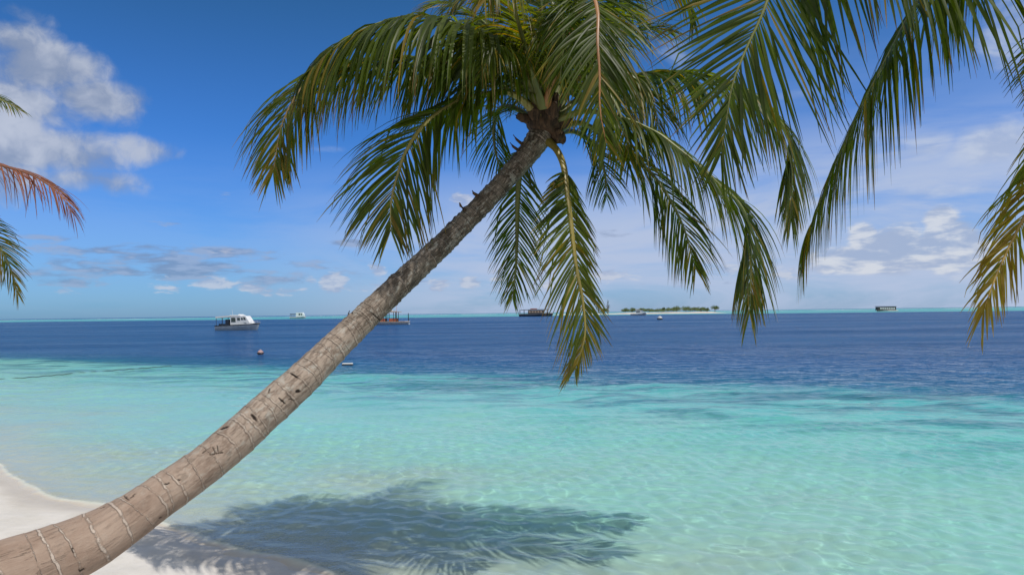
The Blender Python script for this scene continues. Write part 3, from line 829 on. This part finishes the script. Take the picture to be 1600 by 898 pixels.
def sheer_strip(L, B, sheer0, sheer1, stern=0.85, fullness=0.55, bow_rake=0.12, r=0.06, dz=0.0):
    mb = MB()
    for side in (1, -1):
        pts = []
        for i in range(16):
            u = i / 15
            hb = B / 2 * (stern + (1 - stern) * min(1, u / 0.3)) * (1 - max(0, (u - fullness) / (1 - fullness)) ** 2.2)
            zs = sheer0 + (sheer1 - sheer0) * u ** 2.2 + dz
            pts.append((-L / 2 + L * (1 - bow_rake) * u + L * bow_rake * u ** 3, side * (max(hb, .02) + 0.01), zs))
        mb.tube(pts, r, r, 6)
    return mb


def panes(parent, items, mat='glass'):
    for prof, y, th in items:
        MB().prism(prof, y - th, y + th).build('window', M[mat], parent)


# motor cruiser, bow to the right
sx = mpp(372, 516)
b = place('motor_boat', 373, 515.5, 'white motor cruiser with forward cabin and open aft canopy moored left of the leaning trunk', 'boat', 6)
L = 66 * sx; Bm = L * 0.3
hull(L, Bm, 7.2 * sx, 10.2 * sx).build('hull', M['hullgrey'], b, True)  # grey-blue colour stands for the shade on the hull side
sheer_strip(L, Bm, 7.2 * sx, 10.2 * sx, r=0.55 * sx, dz=-0.4 * sx).build('rubbing_strake', M['navy'], b, True)
dk = MB()
dk.prism([(-L / 2 + 1, 7.0 * sx), (0, 7.3 * sx), (20 * sx, 8.8 * sx), (31 * sx, 10.4 * sx), (31 * sx, 10.8 * sx), (0, 8.2 * sx)], -Bm * .3, Bm * .3)
dk.build('deck', M['white'], b)
cab = MB()
cab.prism([(-9 * sx, 8 * sx), (21 * sx, 9.0 * sx), (21 * sx, 10.5 * sx), (14.5 * sx, 20 * sx), (13 * sx, 20.8 * sx), (-9 * sx, 21 * sx)], -Bm * .40, Bm * .40)
cab.box(-10 * sx, 6.5 * sx, -Bm * .42, Bm * .42, 21.05 * sx, 22.2 * sx, tx=.4 * sx, ty=.05)
cab.box(1 * sx, 6 * sx, -Bm * .2, Bm * .2, 22.25 * sx, 23.3 * sx, tx=.5 * sx, ty=.1)
cab.build('cabin', M['white'], b)
ys = -Bm * .402
panes(b, [([(-7.5 * sx, 12 * sx), (-0.5 * sx, 12 * sx), (-1.2 * sx, 18.5 * sx), (-7.5 * sx, 18.5 * sx)], ys, .02),
          ([(2.2 * sx, 14.3 * sx), (6.4 * sx, 14.3 * sx), (5.8 * sx, 18.3 * sx), (1.2 * sx, 18.3 * sx)], ys, .02),
          ([(8.2 * sx, 15 * sx), (11 * sx, 15 * sx), (10 * sx, 18.2 * sx), (7.6 * sx, 18.2 * sx)], ys, .02),
          ([(12 * sx, 15.2 * sx), (15.4 * sx, 15.2 * sx), (13.4 * sx, 19 * sx), (11 * sx, 19 * sx)], ys, .02),
          ([(11.5 * sx, 11.4 * sx), (15 * sx, 11.2 * sx), (16.4 * sx, 10.2 * sx), (13.5 * sx, 10.6 * sx)], ys, .02)])
cn = MB(); cn.prism([(-31.5 * sx, 18.0 * sx), (-10 * sx, 19.4 * sx), (-10 * sx, 21.6 * sx), (-31.5 * sx, 20.4 * sx)], -Bm * .44, Bm * .44)
cn.build('canopy', M['white'], b)
for xx in (-30.5, -21, -12):
    for s_ in (-1, 1):
        MB().tube([(xx * sx, s_ * Bm * .41, 7 * sx), (xx * sx, s_ * Bm * .41, 19 * sx)], .35 * sx).build('canopy_post', M['navy'], b)
sd = MB()
sd.box(-29 * sx, -12 * sx, -Bm * .2, Bm * .2, 6.8 * sx, 9.6 * sx); sd.box(-17 * sx, -11.6 * sx, -Bm * .36, Bm * .36, 6.8 * sx, 16 * sx)
sd.build('seating', M['navy'], b)
MB().tube([(-9 * sx, 0, 21 * sx), (-10.5 * sx, 0, 31 * sx)], .18 * sx, .1 * sx).build('antenna', M['white'], b)
rl = MB(); rl.tube([(20 * sx, -Bm * .3, 12 * sx), (28 * sx, -Bm * .16, 13 * sx), (33 * sx, 0, 13.3 * sx), (28 * sx, Bm * .16, 13 * sx), (20 * sx, Bm * .3, 12 * sx)], .16 * sx)
for xx, yy in ((22, -.27), (28, -.16), (33, 0), (28, .16), (22, .27)): rl.tube([(xx * sx, yy * Bm, 9.5 * sx), (xx * sx, yy * Bm, 13 * sx)], .14 * sx)
rl.build('bow_rail', M['steel'], b)

# far white boat with dark awning
sx = mpp(466, 497.3)
b = place('motor_boat', 466, 497.3, 'tiny far white cabin boat with dark aft awning on the pale reef line', 'boat', 0)
L = 24 * sx; Bm = L * .3
hull(L, Bm, 2.4 * sx, 3.2 * sx).build('hull', M['hullgrey'], b, True)
MB().prism([(-2.5 * sx, 2.4 * sx), (9 * sx, 2.6 * sx), (9 * sx, 6 * sx), (7 * sx, 8.8 * sx), (-2.5 * sx, 8.8 * sx)], -Bm * .42, Bm * .42).build('cabin', M['white'], b)
panes(b, [([(1.5 * sx, 4.8 * sx), (4 * sx, 4.8 * sx), (4 * sx, 7.2 * sx), (1.5 * sx, 7.2 * sx)], -Bm * .425, .03), ([(5 * sx, 4.8 * sx), (7 * sx, 4.8 * sx), (6.2 * sx, 7.2 * sx), (5 * sx, 7.2 * sx)], -Bm * .425, .03)])
MB().box(-11.5 * sx, -2.4 * sx, -Bm * .42, Bm * .42, 6.0 * sx, 6.9 * sx).build('awning', M['navy'], b)
for xx in (-11, -7): 
    for s_ in (-1, 1): MB().tube([(xx * sx, s_ * Bm * .38, 2 * sx), (xx * sx, s_ * Bm * .38, 6.2 * sx)], .25 * sx).build('awning_post', M['navy'], b)

# wooden dhoni half hidden by the trunk, prow to the left
sx = mpp(592, 507)
b = place('dhoni', 592, 507.2, 'wooden dhoni with brown side panels and flat roof, its middle hidden behind the leaning trunk', 'boat', 180)
L = 92 * sx; Bm = L * .22
hull(L, Bm, 4.2 * sx, 6.5 * sx, bow_rake=.10).build('hull', M['hullgrey'], b, True)
sheer_strip(L, Bm, 4.2 * sx, 6.5 * sx, bow_rake=.10, r=.45 * sx).build('gunwale', M['tan'], b, True)
MB().tube([(41 * sx, 0, 5 * sx), (45 * sx, 0, 9 * sx), (46.5 * sx, 0, 14 * sx), (46 * sx, 0, 18 * sx), (44 * sx, 0, 22 * sx)], 1.3 * sx, .6 * sx, 8).build('prow', M['darkwood'], b, True)
for x0, x1 in ((-28, -17), (-11, 3), (5, 20)):
    for s_ in (-1, 1): MB().box(x0 * sx, x1 * sx, s_ * Bm * .43 - .05, s_ * Bm * .43 + .05, 4.4 * sx, 9.2 * sx).build('side_panel', M['wood'], b)
rf = MB(); rf.box(-33 * sx, 22 * sx, -Bm * .47, Bm * .47, 18.6 * sx, 19.5 * sx); rf.box(-26 * sx, 16 * sx, -Bm * .42, Bm * .42, 19.55 * sx, 20.3 * sx)
rf.build('roof', M['tan'], b)
MB().box(-21 * sx, -12 * sx, -Bm * .25, Bm * .25, 20.4 * sx, 21.6 * sx).build('roof_locker', M['white'], b)
for xx in (-28, -24, -14, -9, 4, 18):
    for s_ in (-1, 1): MB().tube([(xx * sx, s_ * Bm * .43, 4.5 * sx), (xx * sx, s_ * Bm * .43, 18.7 * sx)], .55 * sx).build('roof_post', M['darkwood'], b)
MB().box(-11 * sx, -8 * sx, -Bm * .3, Bm * .3, 4.3 * sx, 9 * sx).build('doorway', M['black'], b)
MB().box(-46 * sx, -40 * sx, -Bm * .36, Bm * .36, 2.6 * sx, 4.9 * sx, tx=.4 * sx).build('stern_platform', M['white'], b)
MB().tube([(-45 * sx, 0, 2 * sx), (-44.6 * sx, 0, 17 * sx)], .75 * sx, .55 * sx).build('rudder_post', M['black'], b)
MB().tube([(-27 * sx, 0, 19 * sx), (-27 * sx, 0, 29 * sx)], .25 * sx, .12 * sx).build('mast', M['wood'], b)

# dark covered boat left of the island
sx = mpp(838, 494)
b = place('dhoni', 838, 494, 'dark covered wooden boat lying left of the island, partly behind the hanging frond', 'boat', 0)
L = 54 * sx; Bm = L * .22
hull(L, Bm, 4.2 * sx, 5.4 * sx, stern=.9).build('hull', M['navy'], b, True)
MB().prism([(-25 * sx, 9.6 * sx), (-6 * sx, 10 * sx), (20 * sx, 10 * sx), (20 * sx, 10.8 * sx), (-6 * sx, 11 * sx), (-25 * sx, 10.4 * sx)], -Bm * .46, Bm * .46).build('roof', M['darkwood'], b)
MB().box(-13 * sx, 12 * sx, -Bm * .4, Bm * .4, 4 * sx, 9.6 * sx, tx=.3 * sx).build('cabin', M['darkwood'], b)
panes(b, [([(x * sx, 6 * sx), ((x + 3.2) * sx, 6 * sx), ((x + 3.2) * sx, 8.6 * sx), (x * sx, 8.6 * sx)], -Bm * .405, .03) for x in (-12, -7.5, -3, 1.5, 6)], 'tan')
MB().box(-10 * sx, 2 * sx, -Bm * .3, Bm * .3, 11.05 * sx, 12.2 * sx, tx=1.5 * sx).build('roof_load', M['wood'], b)
for xx in (-25.5, -19, 18):
    for s_ in (-1, 1): MB().tube([(xx * sx, s_ * Bm * .4, 3.5 * sx), (xx * sx, s_ * Bm * .4, 9.8 * sx)], .5 * sx).build('roof_post', M['black'], b)

# white flybridge boat in front of the island
sx = mpp(998, 492.6)
b = place('motor_boat', 998, 492.6, 'small white flybridge boat with grey hull anchored just in front of the bushy island', 'boat', 12)
L = 25 * sx; Bm = L * .32
hull(L, Bm, 3.0 * sx, 4.4 * sx).build('hull', M['hullgrey'], b, True)
MB().prism([(-4 * sx, 3.2 * sx), (11 * sx, 3.9 * sx), (10 * sx, 4.9 * sx), (5 * sx, 5.4 * sx), (3 * sx, 7.2 * sx), (-4 * sx, 7.2 * sx)], -Bm * .4, Bm * .4).build('cabin', M['white'], b)
panes(b, [([(-3.5 * sx, 4.8 * sx), (2.4 * sx, 4.9 * sx), (1.6 * sx, 6.6 * sx), (-3.5 * sx, 6.6 * sx)], -Bm * .405, .03)])
MB().box(-4.5 * sx, 6 * sx, -Bm * .42, Bm * .42, 7.25 * sx, 7.9 * sx).build('cabin_roof', M['white'], b)
fb = MB(); fb.box(-5 * sx, 1.2 * sx, -Bm * .3, Bm * .3, 9.0 * sx, 9.8 * sx)
fb.build('flybridge_top', M['white'], b)
for xx in (-4.5, .8):
    for s_ in (-1, 1): MB().tube([(xx * sx, s_ * Bm * .27, 7.8 * sx), (xx * sx, s_ * Bm * .27, 9.1 * sx)], .2 * sx).build('flybridge_post', M['steel'], b)

# covered ferry on the right
sx = mpp(1385, 486.4)
b = place('ferry', 1385, 486.4, 'dark roofed passenger boat with row of windows and pale hull on the far right horizon', 'boat', 180)
L = 29 * sx; Bm = L * .25
hull(L, Bm, 1.5 * sx, 2.2 * sx, stern=.9).build('hull', M['white'], b, True)
MB().box(-12 * sx, 13.5 * sx, -Bm * .42, Bm * .42, 1.5 * sx, 6.2 * sx, tx=.4 * sx).build('cabin', M['darkwood'], b)
MB().prism([(-13 * sx, 6.2 * sx), (14 * sx, 6.6 * sx), (14 * sx, 7.3 * sx), (-12 * sx, 6.9 * sx)], -Bm * .47, Bm * .47).build('roof', M['navy'], b)
panes(b, [([(x * sx, 3.2 * sx), ((x + 2) * sx, 3.2 * sx), ((x + 2) * sx, 5.2 * sx), (x * sx, 5.2 * sx)], -Bm * .425 * -1, .03) for x in (-10, -7, -4, -1, 2, 5, 8)], 'white')

# ---- floats and rope
def buoy(px, py, rpx, mat, label):
    sx = mpp(px, py); p = sea_at(px, py)
    o = empty('mooring_buoy', p, label, 'buoy')
    mb = MB(); V, Fc = [], []
    n, m = 20, 12
    for i in range(m + 1):
        a = -math.pi / 2 + math.pi * i / m
        for k in range(n):
            q = 2 * math.pi * k / n
            V.append((rpx * sx * math.cos(a) * math.cos(q), rpx * sx * math.cos(a) * math.sin(q), rpx * sx * (math.sin(a) * 0.95 + 0.55)))
    for i in range(m):
        Fc += [(i * n + k, i * n + (k + 1) % n, (i + 1) * n + (k + 1) % n, (i + 1) * n + k) for k in range(n)]
    mb.add(V, Fc); mb.build('float', M[mat], o, True)
    MB().tube([(math.cos(a) * rpx * .97 * sx, math.sin(a) * rpx * .97 * sx, rpx * .42 * sx) for a in [2 * math.pi * k / 16 for k in range(17)]], .22 * rpx * sx, None, 6).build('band', M['black'], o, True)
    MB().tube([(0, 0, rpx * 1.4 * sx), (rpx * .18 * sx, 0, rpx * 1.75 * sx), (0, 0, rpx * 1.8 * sx), (-rpx * .18 * sx, 0, rpx * 1.75 * sx), (0, 0, rpx * 1.4 * sx)], .06 * rpx * sx).build('ring', M['steel'], o)


buoy(407, 553.5, 4.3, 'pink', 'faded pink round buoy with dark lower half on the blue water below the cruiser')
buoy(1031, 499.5, 3.8, 'grey', 'pale grey round buoy on the blue water in front of the island')
sx = mpp(543, 570)
o = empty('float_board', sea_at(543, 569.5), 'flat white float lying on the water just right of the leaning trunk', 'float')
MB().box(-8.5 * sx, 8.5 * sx, -3 * sx, 3 * sx, -.6 * sx, 1.3 * sx, tx=.8 * sx, ty=.5 * sx).build('pad', M['black'], o)
MB().box(-8 * sx, 8 * sx, -2.6 * sx, 2.6 * sx, 1.35 * sx, 2.6 * sx, tx=.6 * sx, ty=.5 * sx).build('top_plate', M['white'], o)
rp_pts = []
for (px, py) in ((-60, 596), (10, 591.5), (60, 588), (110, 583.5), (160, 579.5), (200, 576.5), (235, 574), (268, 571.5)):
    p = sea_at(px, py, 0.015); rp_pts.append(p)
rope_line, _ = resample(catmull(np.array(rp_pts), 80), 60)
mb = MB(); mb.tube([tuple(p - rope_line[0] + np.array((0, 0, 0.012 * math.sin(i * 1.7)))) for i, p in enumerate(rope_line)], 0.015)
ro = mb.build('mooring_rope', M['rope'], None, True); ro.location = rope_line[0]
tag(ro, 'long thin dark rope floating on the shallows at left', 'rope')

# ------------------------------------------------------------------ island
def isle_point(px, dep, z=0.0):
    d = ray(px, 486); d = d / np.hypot(d[0], d[1])
    p = CAM + d * dep * K; p[2] = z
    return p


ISD = 430.0
def island():
    n, m = 150, 26
    V = []
    for i in range(n):
        u = i / (n - 1); px = 858 + (1141 - 858) * u
        h = 1.25 * (sm(0, .10, u) * sm(1.0, .86, u)) * (0.55 + 0.45 * sm(0.30, 0.48, u)) + 0.18 * math.sin(u * 31) * sm(0, .1, u) * sm(1, .9, u)
        wdt = 52 * math.sin(math.pi * min(max(u, .0), 1)) ** 0.45 + 0.5
        wob = 4 * math.sin(u * 23) + 2.5 * math.sin(u * 51 + 1)
        for k in range(m):
            v = k / (m - 1)
            prof = math.sin(math.pi * v) ** 0.7
            V.append(isle_point(px, ISD + wob * (1 - v) + wdt * v, -0.25 + (h + 0.3) * prof))
    Q = [(i * m + k, (i + 1) * m + k, (i + 1) * m + k + 1, i * m + k + 1) for i in range(n - 1) for k in range(m - 1)]
    return np_mesh('sandbank', V, Q, M['islesand'])


tag(island(), 'low pale sandbank island on the horizon', None, None, 'structure')


def leafy(name, px, wpx, top, base, label, cat, group, mat, dep=ISD + 18, needle=False, seed=0, trunkpx=None, dens=1.0):
    """bush or small tree made of many leaf faces in a few clumps"""
    r = random.Random(seed)
    sx = dep * K / FPX
    p = isle_point(px, dep, 0.0)
    hz = (base - top) * sx; zb = EYE - (base - (488.5 - 0.0125 * (px - 800))) * sx
    zb = max(zb, 0.4); p[2] = zb - 0.3
    o = empty(name, p, label, cat, group)
    V, Fc = [], []
    w = wpx * sx / 2
    clumps = []
    if needle:
        for k in range(26):
            u = r.random() ** .8
            rad = w * (1 - .75 * u) * (.45 + .55 * r.random())
            a = r.uniform(0, 6.28)
            clumps.append((math.cos(a) * rad * .7, math.sin(a) * rad * .7, hz * (.12 + .86 * u), w * .34 * (1.1 - .6 * u), w * .5))
    else:
        lo = 0.0 if trunkpx is None else trunkpx * sx
        for k in range(int(9 + wpx * .7)):
            a = r.uniform(0, 6.28); q = math.sqrt(r.random())
            zz = lo + (hz - lo) * (0.25 + 0.52 * r.random() * math.sqrt(max(0.1, 1 - q * q)))
            clumps.append((math.cos(a) * q * w * .72, math.sin(a) * q * w * .72, zz, w * .26 + hz * .10, (hz - lo) * .26))
    for (cx, cy, cz, rx, rz_) in clumps:
        for _ in range(int(48 * dens)):
            while True:
                a, b_, c = r.uniform(-1, 1), r.uniform(-1, 1), r.uniform(-1, 1)
                if a * a + b_ * b_ + c * c <= 1: break
            pos = Vector((cx + a * rx, cy + b_ * rx, max(0.1, cz + c * rz_)))
            s1 = r.uniform(.16, .36) * (0.8 if needle else 1.25)
            d1 = Vector((r.gauss(0, 1), r.gauss(0, 1), r.gauss(0, .7))).normalized()
            d2 = d1.orthogonal().normalized(); d2.rotate(Matrix.Rotation(r.uniform(0, 6.28), 3, d1))
            if needle: d1 *= 1.8; d2 *= .4
            k = len(V)
            V += [tuple(pos - d1 * s1), tuple(pos + d2 * s1 * .6), tuple(pos + d1 * s1), tuple(pos - d2 * s1 * .6)]
            Fc.append((k, k + 1, k + 2, k + 3))
    MB().add(V, Fc).build('crown', M[mat], o)
    tk = MB(); tk.tube([(0, 0, -.3), (w * .05, 0, hz * .4), (0, w * .04, hz * .85)], max(.10, .05 * hz), .04, 7)
    for k in range(4):
        a = k * 1.6 + r.random(); tk.tube([(w * .03, 0, hz * .25), (math.cos(a) * w * .4, math.sin(a) * w * .4, hz * .65)], max(.07, .03 * hz), .03, 5)
    tk.build('trunk', M['stem'], o)


leafy('casuarina_tree', 935.5, 12, 466.5, 488, 'dark feathery casuarina standing right beside the hanging frond tip on the island', 'tree', 'casuarina trees on the island', 'needle', ISD + 26, True, 1)
leafy('casuarina_tree', 950, 11, 470, 488, 'thinner grey green casuarina, right one of the feathery pair on the island', 'tree', 'casuarina trees on the island', 'needle', ISD + 28, True, 2, dens=.55)
GB = 'low green bushes on the island'
BU = [(945, 9, 481.5, 'small bush growing at the foot of the two feathery casuarinas'),
      (977.5, 10, 481, 'leftmost bush of the long bush row, left of the white flybridge boat'),
      (988, 11, 480.3, 'bush right behind the stern of the white flybridge boat'),
      (1003, 10, 481, 'low bush right behind the cabin of the white flybridge boat'),
      (1015, 12, 481.5, 'low flat bush just right of the white flybridge boat'),
      (1029, 15, 482, 'wide low bush above the grey buoy'),
      (1036, 7, 479.8, 'small dark dome bush rising behind the wide low bush above the grey buoy'),
      (1049, 13, 480, 'broad bush left of the tallest rounded one in the row'),
      (1057, 13, 477.6, 'dark tall bush with uneven top in the middle of the island'),
      (1071.5, 13, 477.2, 'round dome shaped bush standing alone right of the dark tall one'),
      (1085, 13, 479.5, 'left half of the flat topped bush pair near the right end of the island'),
      (1095, 13, 479, 'right half of the flat topped bush pair near the right end of the island'),
      (1105, 5, 481, 'tiny bush left of the lone tree on the island')]
for i, (px, w, top, lab) in enumerate(BU):
    leafy('island_bush', px, w * 1.6, top - 1.0, 487.0 - (px - 960) * .009, lab, 'bush', GB, 'bush', ISD + 16 + (7 if i in (6, 8) else 0) + (i % 3), False, 40 + i)
leafy('island_tree', 1117, 13, 475, 486.5, 'lone round crowned tree at the right end of the island', 'tree', None, 'bush', ISD + 18, False, 77, trunkpx=3.2)

# ------------------------------------------------------------------ light and sky
sun_vec = Vector((1.45, -0.84, 3.12)).normalized()
sd_ = bpy.data.lights.new('sun', 'SUN')
sd_.energy = 3.3
sd_.angle = R(0.55)
sd_.color = (1.0, 0.955, 0.89)
if CAUSTICS: sd_.cycles.is_caustics_light = True
so = bpy.data.objects.new('sun', sd_); col.objects.link(so)
so.rotation_euler = sun_vec.to_track_quat('Z', 'Y').to_euler()
so.location = (10, -10, 40)

wd = bpy.data.worlds.new('World'); sc.world = wd; wd.use_nodes = True
wd.cycles.sampling_method = 'MANUAL'; wd.cycles.sample_map_resolution = 512
nt = wd.node_tree; nt.nodes.clear(); g = NT(nt)
sky = g.n('ShaderNodeTexSky')
sky.sky_type = 'NISHITA'; sky.sun_disc = False
sky.sun_elevation = math.asin(sun_vec.z)
sky.sun_rotation = math.atan2(sun_vec.x, sun_vec.y)
sky.altitude = 0; sky.air_density = 1.0; sky.dust_density = 0.6; sky.ozone_density = 3.0
tc = g.n('ShaderNodeTexCoord').outputs['Generated']
sep = g.n('ShaderNodeSeparateXYZ', {0: tc})
AZ = g.math('ARCTAN2', sep.outputs[0], sep.outputs[1])
EL = g.math('ARCSINE', sep.outputs[2])
skc = g.mix(1.0, sky.outputs[0], g.mix(g.ss(EL, R(10), R(32)), (0.41, 0.97, 1.82), (0.29, 0.76, 1.02)), 'MULTIPLY')


def azel(px, py):
    d = ray(px, py); d = d / np.linalg.norm(d)
    return math.atan2(d[0], d[1]), math.asin(d[2])


def blob(px, py, rx, ry, amp=1.0):
    a, e = azel(px, py)
    u = g.math('MULTIPLY', g.math('SUBTRACT', AZ, a), FPX / rx)
    v = g.math('MULTIPLY', g.math('SUBTRACT', EL, e), FPX / ry)
    q = g.math('ADD', g.math('MULTIPLY', u, u), g.math('MULTIPLY', v, v))
    return g.math('MULTIPLY', g.math('EXPONENT', g.math('MULTIPLY', q, -0.7)), amp)


def union(bs):
    r = bs[0]
    for b_ in bs[1:]: r = g.math('MAXIMUM', r, b_)
    return r


def cloud(bs, vec, scale, lo, hi, detail=8, rough=0.58, dist=0.25, nz=1.0, shift=(0.02, 0, 0.03)):
    """returns density and a lit-side term"""
    f = union(bs)
    n1 = g.noise(vec, scale, detail, rough, dist)
    n2 = g.noise(g.n('ShaderNodeVectorMath', {0: vec, 1: shift}, operation='ADD').outputs[0], scale, 4, rough, dist)
    d = g.math('ADD', f, g.math('MULTIPLY', g.math('SUBTRACT', n1, 0.5), nz))
    return g.ss(d, lo, hi), g.ss(g.math('SUBTRACT', n1, n2), -0.10, 0.14), d


dirv = tc
flatv = g.n('ShaderNodeCombineXYZ', {0: g.math('MULTIPLY', AZ, 1.0), 1: g.math('MULTIPLY', EL, 3.2), 2: 0.0}).outputs[0]
c = skc
# thin high veil, thicker to the right and towards the horizon
vn = g.noise(g.mapping(flatv, (2.2, 3.6, 1), rot=(0, 0, R(8))), 1.0, 7, 0.6, 0.6)
lowv = g.ss(g.math('SUBTRACT', EL, g.ss(AZ, R(2), R(26), 0.0, R(3))), R(14.5), R(5.0))
rightv = g.ss(AZ, R(-26), R(2), 0.22, 1.0)
highr = g.math('MULTIPLY', g.ss(AZ, R(6), R(26)), g.ss(EL, R(24), R(9), 0.0, 0.32))
veil = g.math('MAXIMUM', g.math('MULTIPLY', lowv, rightv), highr)
veil = g.math('MULTIPLY', veil, g.ss(vn, 0.30, 0.55, 0.35, 0.95), None, True)
VEILC = (6.2, 7.3, 9.8)
c = g.mix(veil, c, VEILC)
# the bank of small grey clouds low on the left
gn, gl, _ = cloud([blob(140, 392, 60, 9, 0.60), blob(80, 372, 50, 7, 0.45), blob(250, 350, 40, 6, 0.40), blob(350, 395, 60, 10, 0.65), blob(300, 420, 90, 16, 0.65), blob(545, 379, 38, 6, 0.65),
                   blob(180, 425, 130, 14, 0.55), blob(60, 430, 90, 20, 0.50), blob(640, 440, 60, 12, 0.45), blob(400, 440, 120, 16, 0.45), blob(350, 310, 26, 12, 0.35), blob(950, 365, 60, 8, 0.45), blob(1100, 440, 120, 14, 0.35), blob(220, 405, 200, 30, 0.47), blob(480, 425, 150, 24, 0.41)],
                  g.mapping(flatv, (1, 1.4, 1)), 19.0, 0.32, 0.56, nz=1.15)
c = g.mix(g.math('MULTIPLY', gn, 0.70), c, g.mix(gl, (2.5, 3.5, 5.7), (4.3, 5.3, 7.6)))
# little white puffs along the horizon
pn_, pl, _ = cloud([blob(520, 442, 22, 15, 0.80), blob(485, 438, 14, 10, 0.60), blob(590, 422, 16, 12, 0.65), blob(395, 450, 26, 12, 0.60), blob(265, 450, 26, 10, 0.50), blob(685, 445, 26, 14, 0.60), blob(735, 440, 22, 14, 0.60),
                    blob(345, 392, 26, 8, 0.55), blob(780, 430, 30, 14, 0.50), blob(660, 432, 20, 12, 0.50), blob(110, 455, 30, 8, 0.45), blob(860, 445, 40, 10, 0.50), blob(720, 310, 26, 14, 0.60), blob(1240, 425, 50, 14, 0.50), blob(330, 440, 60, 16, 0.50), blob(440, 455, 60, 10, 0.50), blob(600, 450, 80, 12, 0.50), blob(960, 430, 60, 14, 0.50), blob(1130, 420, 50, 14, 0.50)],
                   flatv, 26.0, 0.34, 0.54, nz=1.1)
c = g.mix(g.math('MULTIPLY', pn_, 0.72), c, g.mix(pl, (4.6, 5.6, 8.0), (7.6, 8.1, 9.4)))
# right-hand cumulus and wisps
rn, rl_, rd_ = cloud([blob(1385, 395, 46, 26, 1.12), blob(1350, 372, 18, 22, 0.97), blob(1330, 405, 60, 18, 0.92), blob(1486, 385, 32, 30, 1.17), blob(1470, 342, 18, 18, 0.97), blob(1440, 405, 60, 14, 0.92), blob(1290, 405, 40, 14, 0.62), blob(1400, 375, 40, 24, 0.72), blob(1525, 395, 40, 16, 0.72)],
                     flatv, 15.0, 0.28, 0.58, nz=0.95, dist=0.3)
c = g.mix(g.math('MULTIPLY', rn, 0.85), c, g.mix(rl_, (4.9, 6.0, 8.4), (9.0, 9.4, 10.2)))
wn, wl, _ = cloud([blob(1552, 228, 55, 28, 0.85), blob(1448, 228, 48, 20, 0.70), blob(1600, 40, 60, 60, 0.60), blob(1480, 300, 70, 12, 0.60), blob(1250, 330, 90, 40, 0.50), blob(1060, 85, 40, 30, 0.45), blob(1230, 150, 60, 10, 0.45), blob(515, 232, 46, 9, 0.42)],
                  g.mapping(flatv, (1, 0.8, 1)), 9.0, 0.26, 0.75, nz=0.9, dist=0.6)
c = g.mix(g.math('MULTIPLY', wn, 0.75), c, g.mix(wl, (5.2, 6.3, 8.8), (7.4, 8.2, 9.8)))
# the big cumulus at top left
wv = g.n('ShaderNodeTexNoise', {'Vector': dirv, 'Scale': 5.0, 'Detail': 4, 'Roughness': 0.6}).outputs['Color']
dirw = g.n('ShaderNodeVectorMath', {0: dirv, 1: g.n('ShaderNodeVectorMath', {0: wv, 1: (0.10, 0.10, 0.10)}, operation='MULTIPLY').outputs[0]}, operation='ADD').outputs[0]
ln_, ll, ld = cloud([blob(10, 62, 70, 36, 0.83), blob(80, 108, 100, 46, 0.91), blob(150, 155, 86, 40, 0.93), blob(40, 165, 120, 50, 0.83), blob(70, 232, 130, 44, 0.87), blob(130, 280, 110, 26, 0.75), blob(226, 236, 62, 30, 0.79), blob(-60, 180, 140, 140, 0.93),
                     blob(185, 292, 60, 12, 0.61), blob(20, 20, 70, 24, 0.63)], dirw, 8.5, 0.46, 0.82, detail=10, rough=0.60, nz=1.35, dist=0.0, shift=(0.018, 0.0, 0.03))
lit = g.math('ADD', g.math('MULTIPLY', ll, 0.7), g.math('MULTIPLY', g.ss(ld, 0.55, 1.1), 0.3))
c = g.mix(g.math('MULTIPLY', ln_, 0.86), c, g.mix(lit, (3.1, 3.9, 5.6), (7.4, 7.9, 9.0)))
# unseen broken white cloud, added overhead and behind the camera to brighten shaded parts
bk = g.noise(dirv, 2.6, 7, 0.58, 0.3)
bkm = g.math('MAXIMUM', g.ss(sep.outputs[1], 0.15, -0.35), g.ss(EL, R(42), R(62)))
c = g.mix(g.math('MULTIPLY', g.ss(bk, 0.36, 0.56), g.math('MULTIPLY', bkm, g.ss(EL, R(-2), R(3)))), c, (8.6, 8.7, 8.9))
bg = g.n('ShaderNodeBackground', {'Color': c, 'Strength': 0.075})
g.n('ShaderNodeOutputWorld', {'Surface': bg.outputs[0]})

# ------------------------------------------------------------------ render settings
vs = sc.view_settings
sc.display_settings.display_device = 'sRGB'
vs.view_transform = 'Standard'; vs.look = 'None'; vs.exposure = 0.0; vs.gamma = 1.0; vs.use_curve_mapping = False
cy = sc.cycles
cy.use_denoising = True
cy.max_bounces = 10; cy.diffuse_bounces = 3; cy.glossy_bounces = 3; cy.transmission_bounces = 6; cy.transparent_max_bounces = 8
cy.caustics_reflective = False; cy.caustics_refractive = True
cy.sample_clamp_indirect = 6.0
sc.render.film_transparent = False
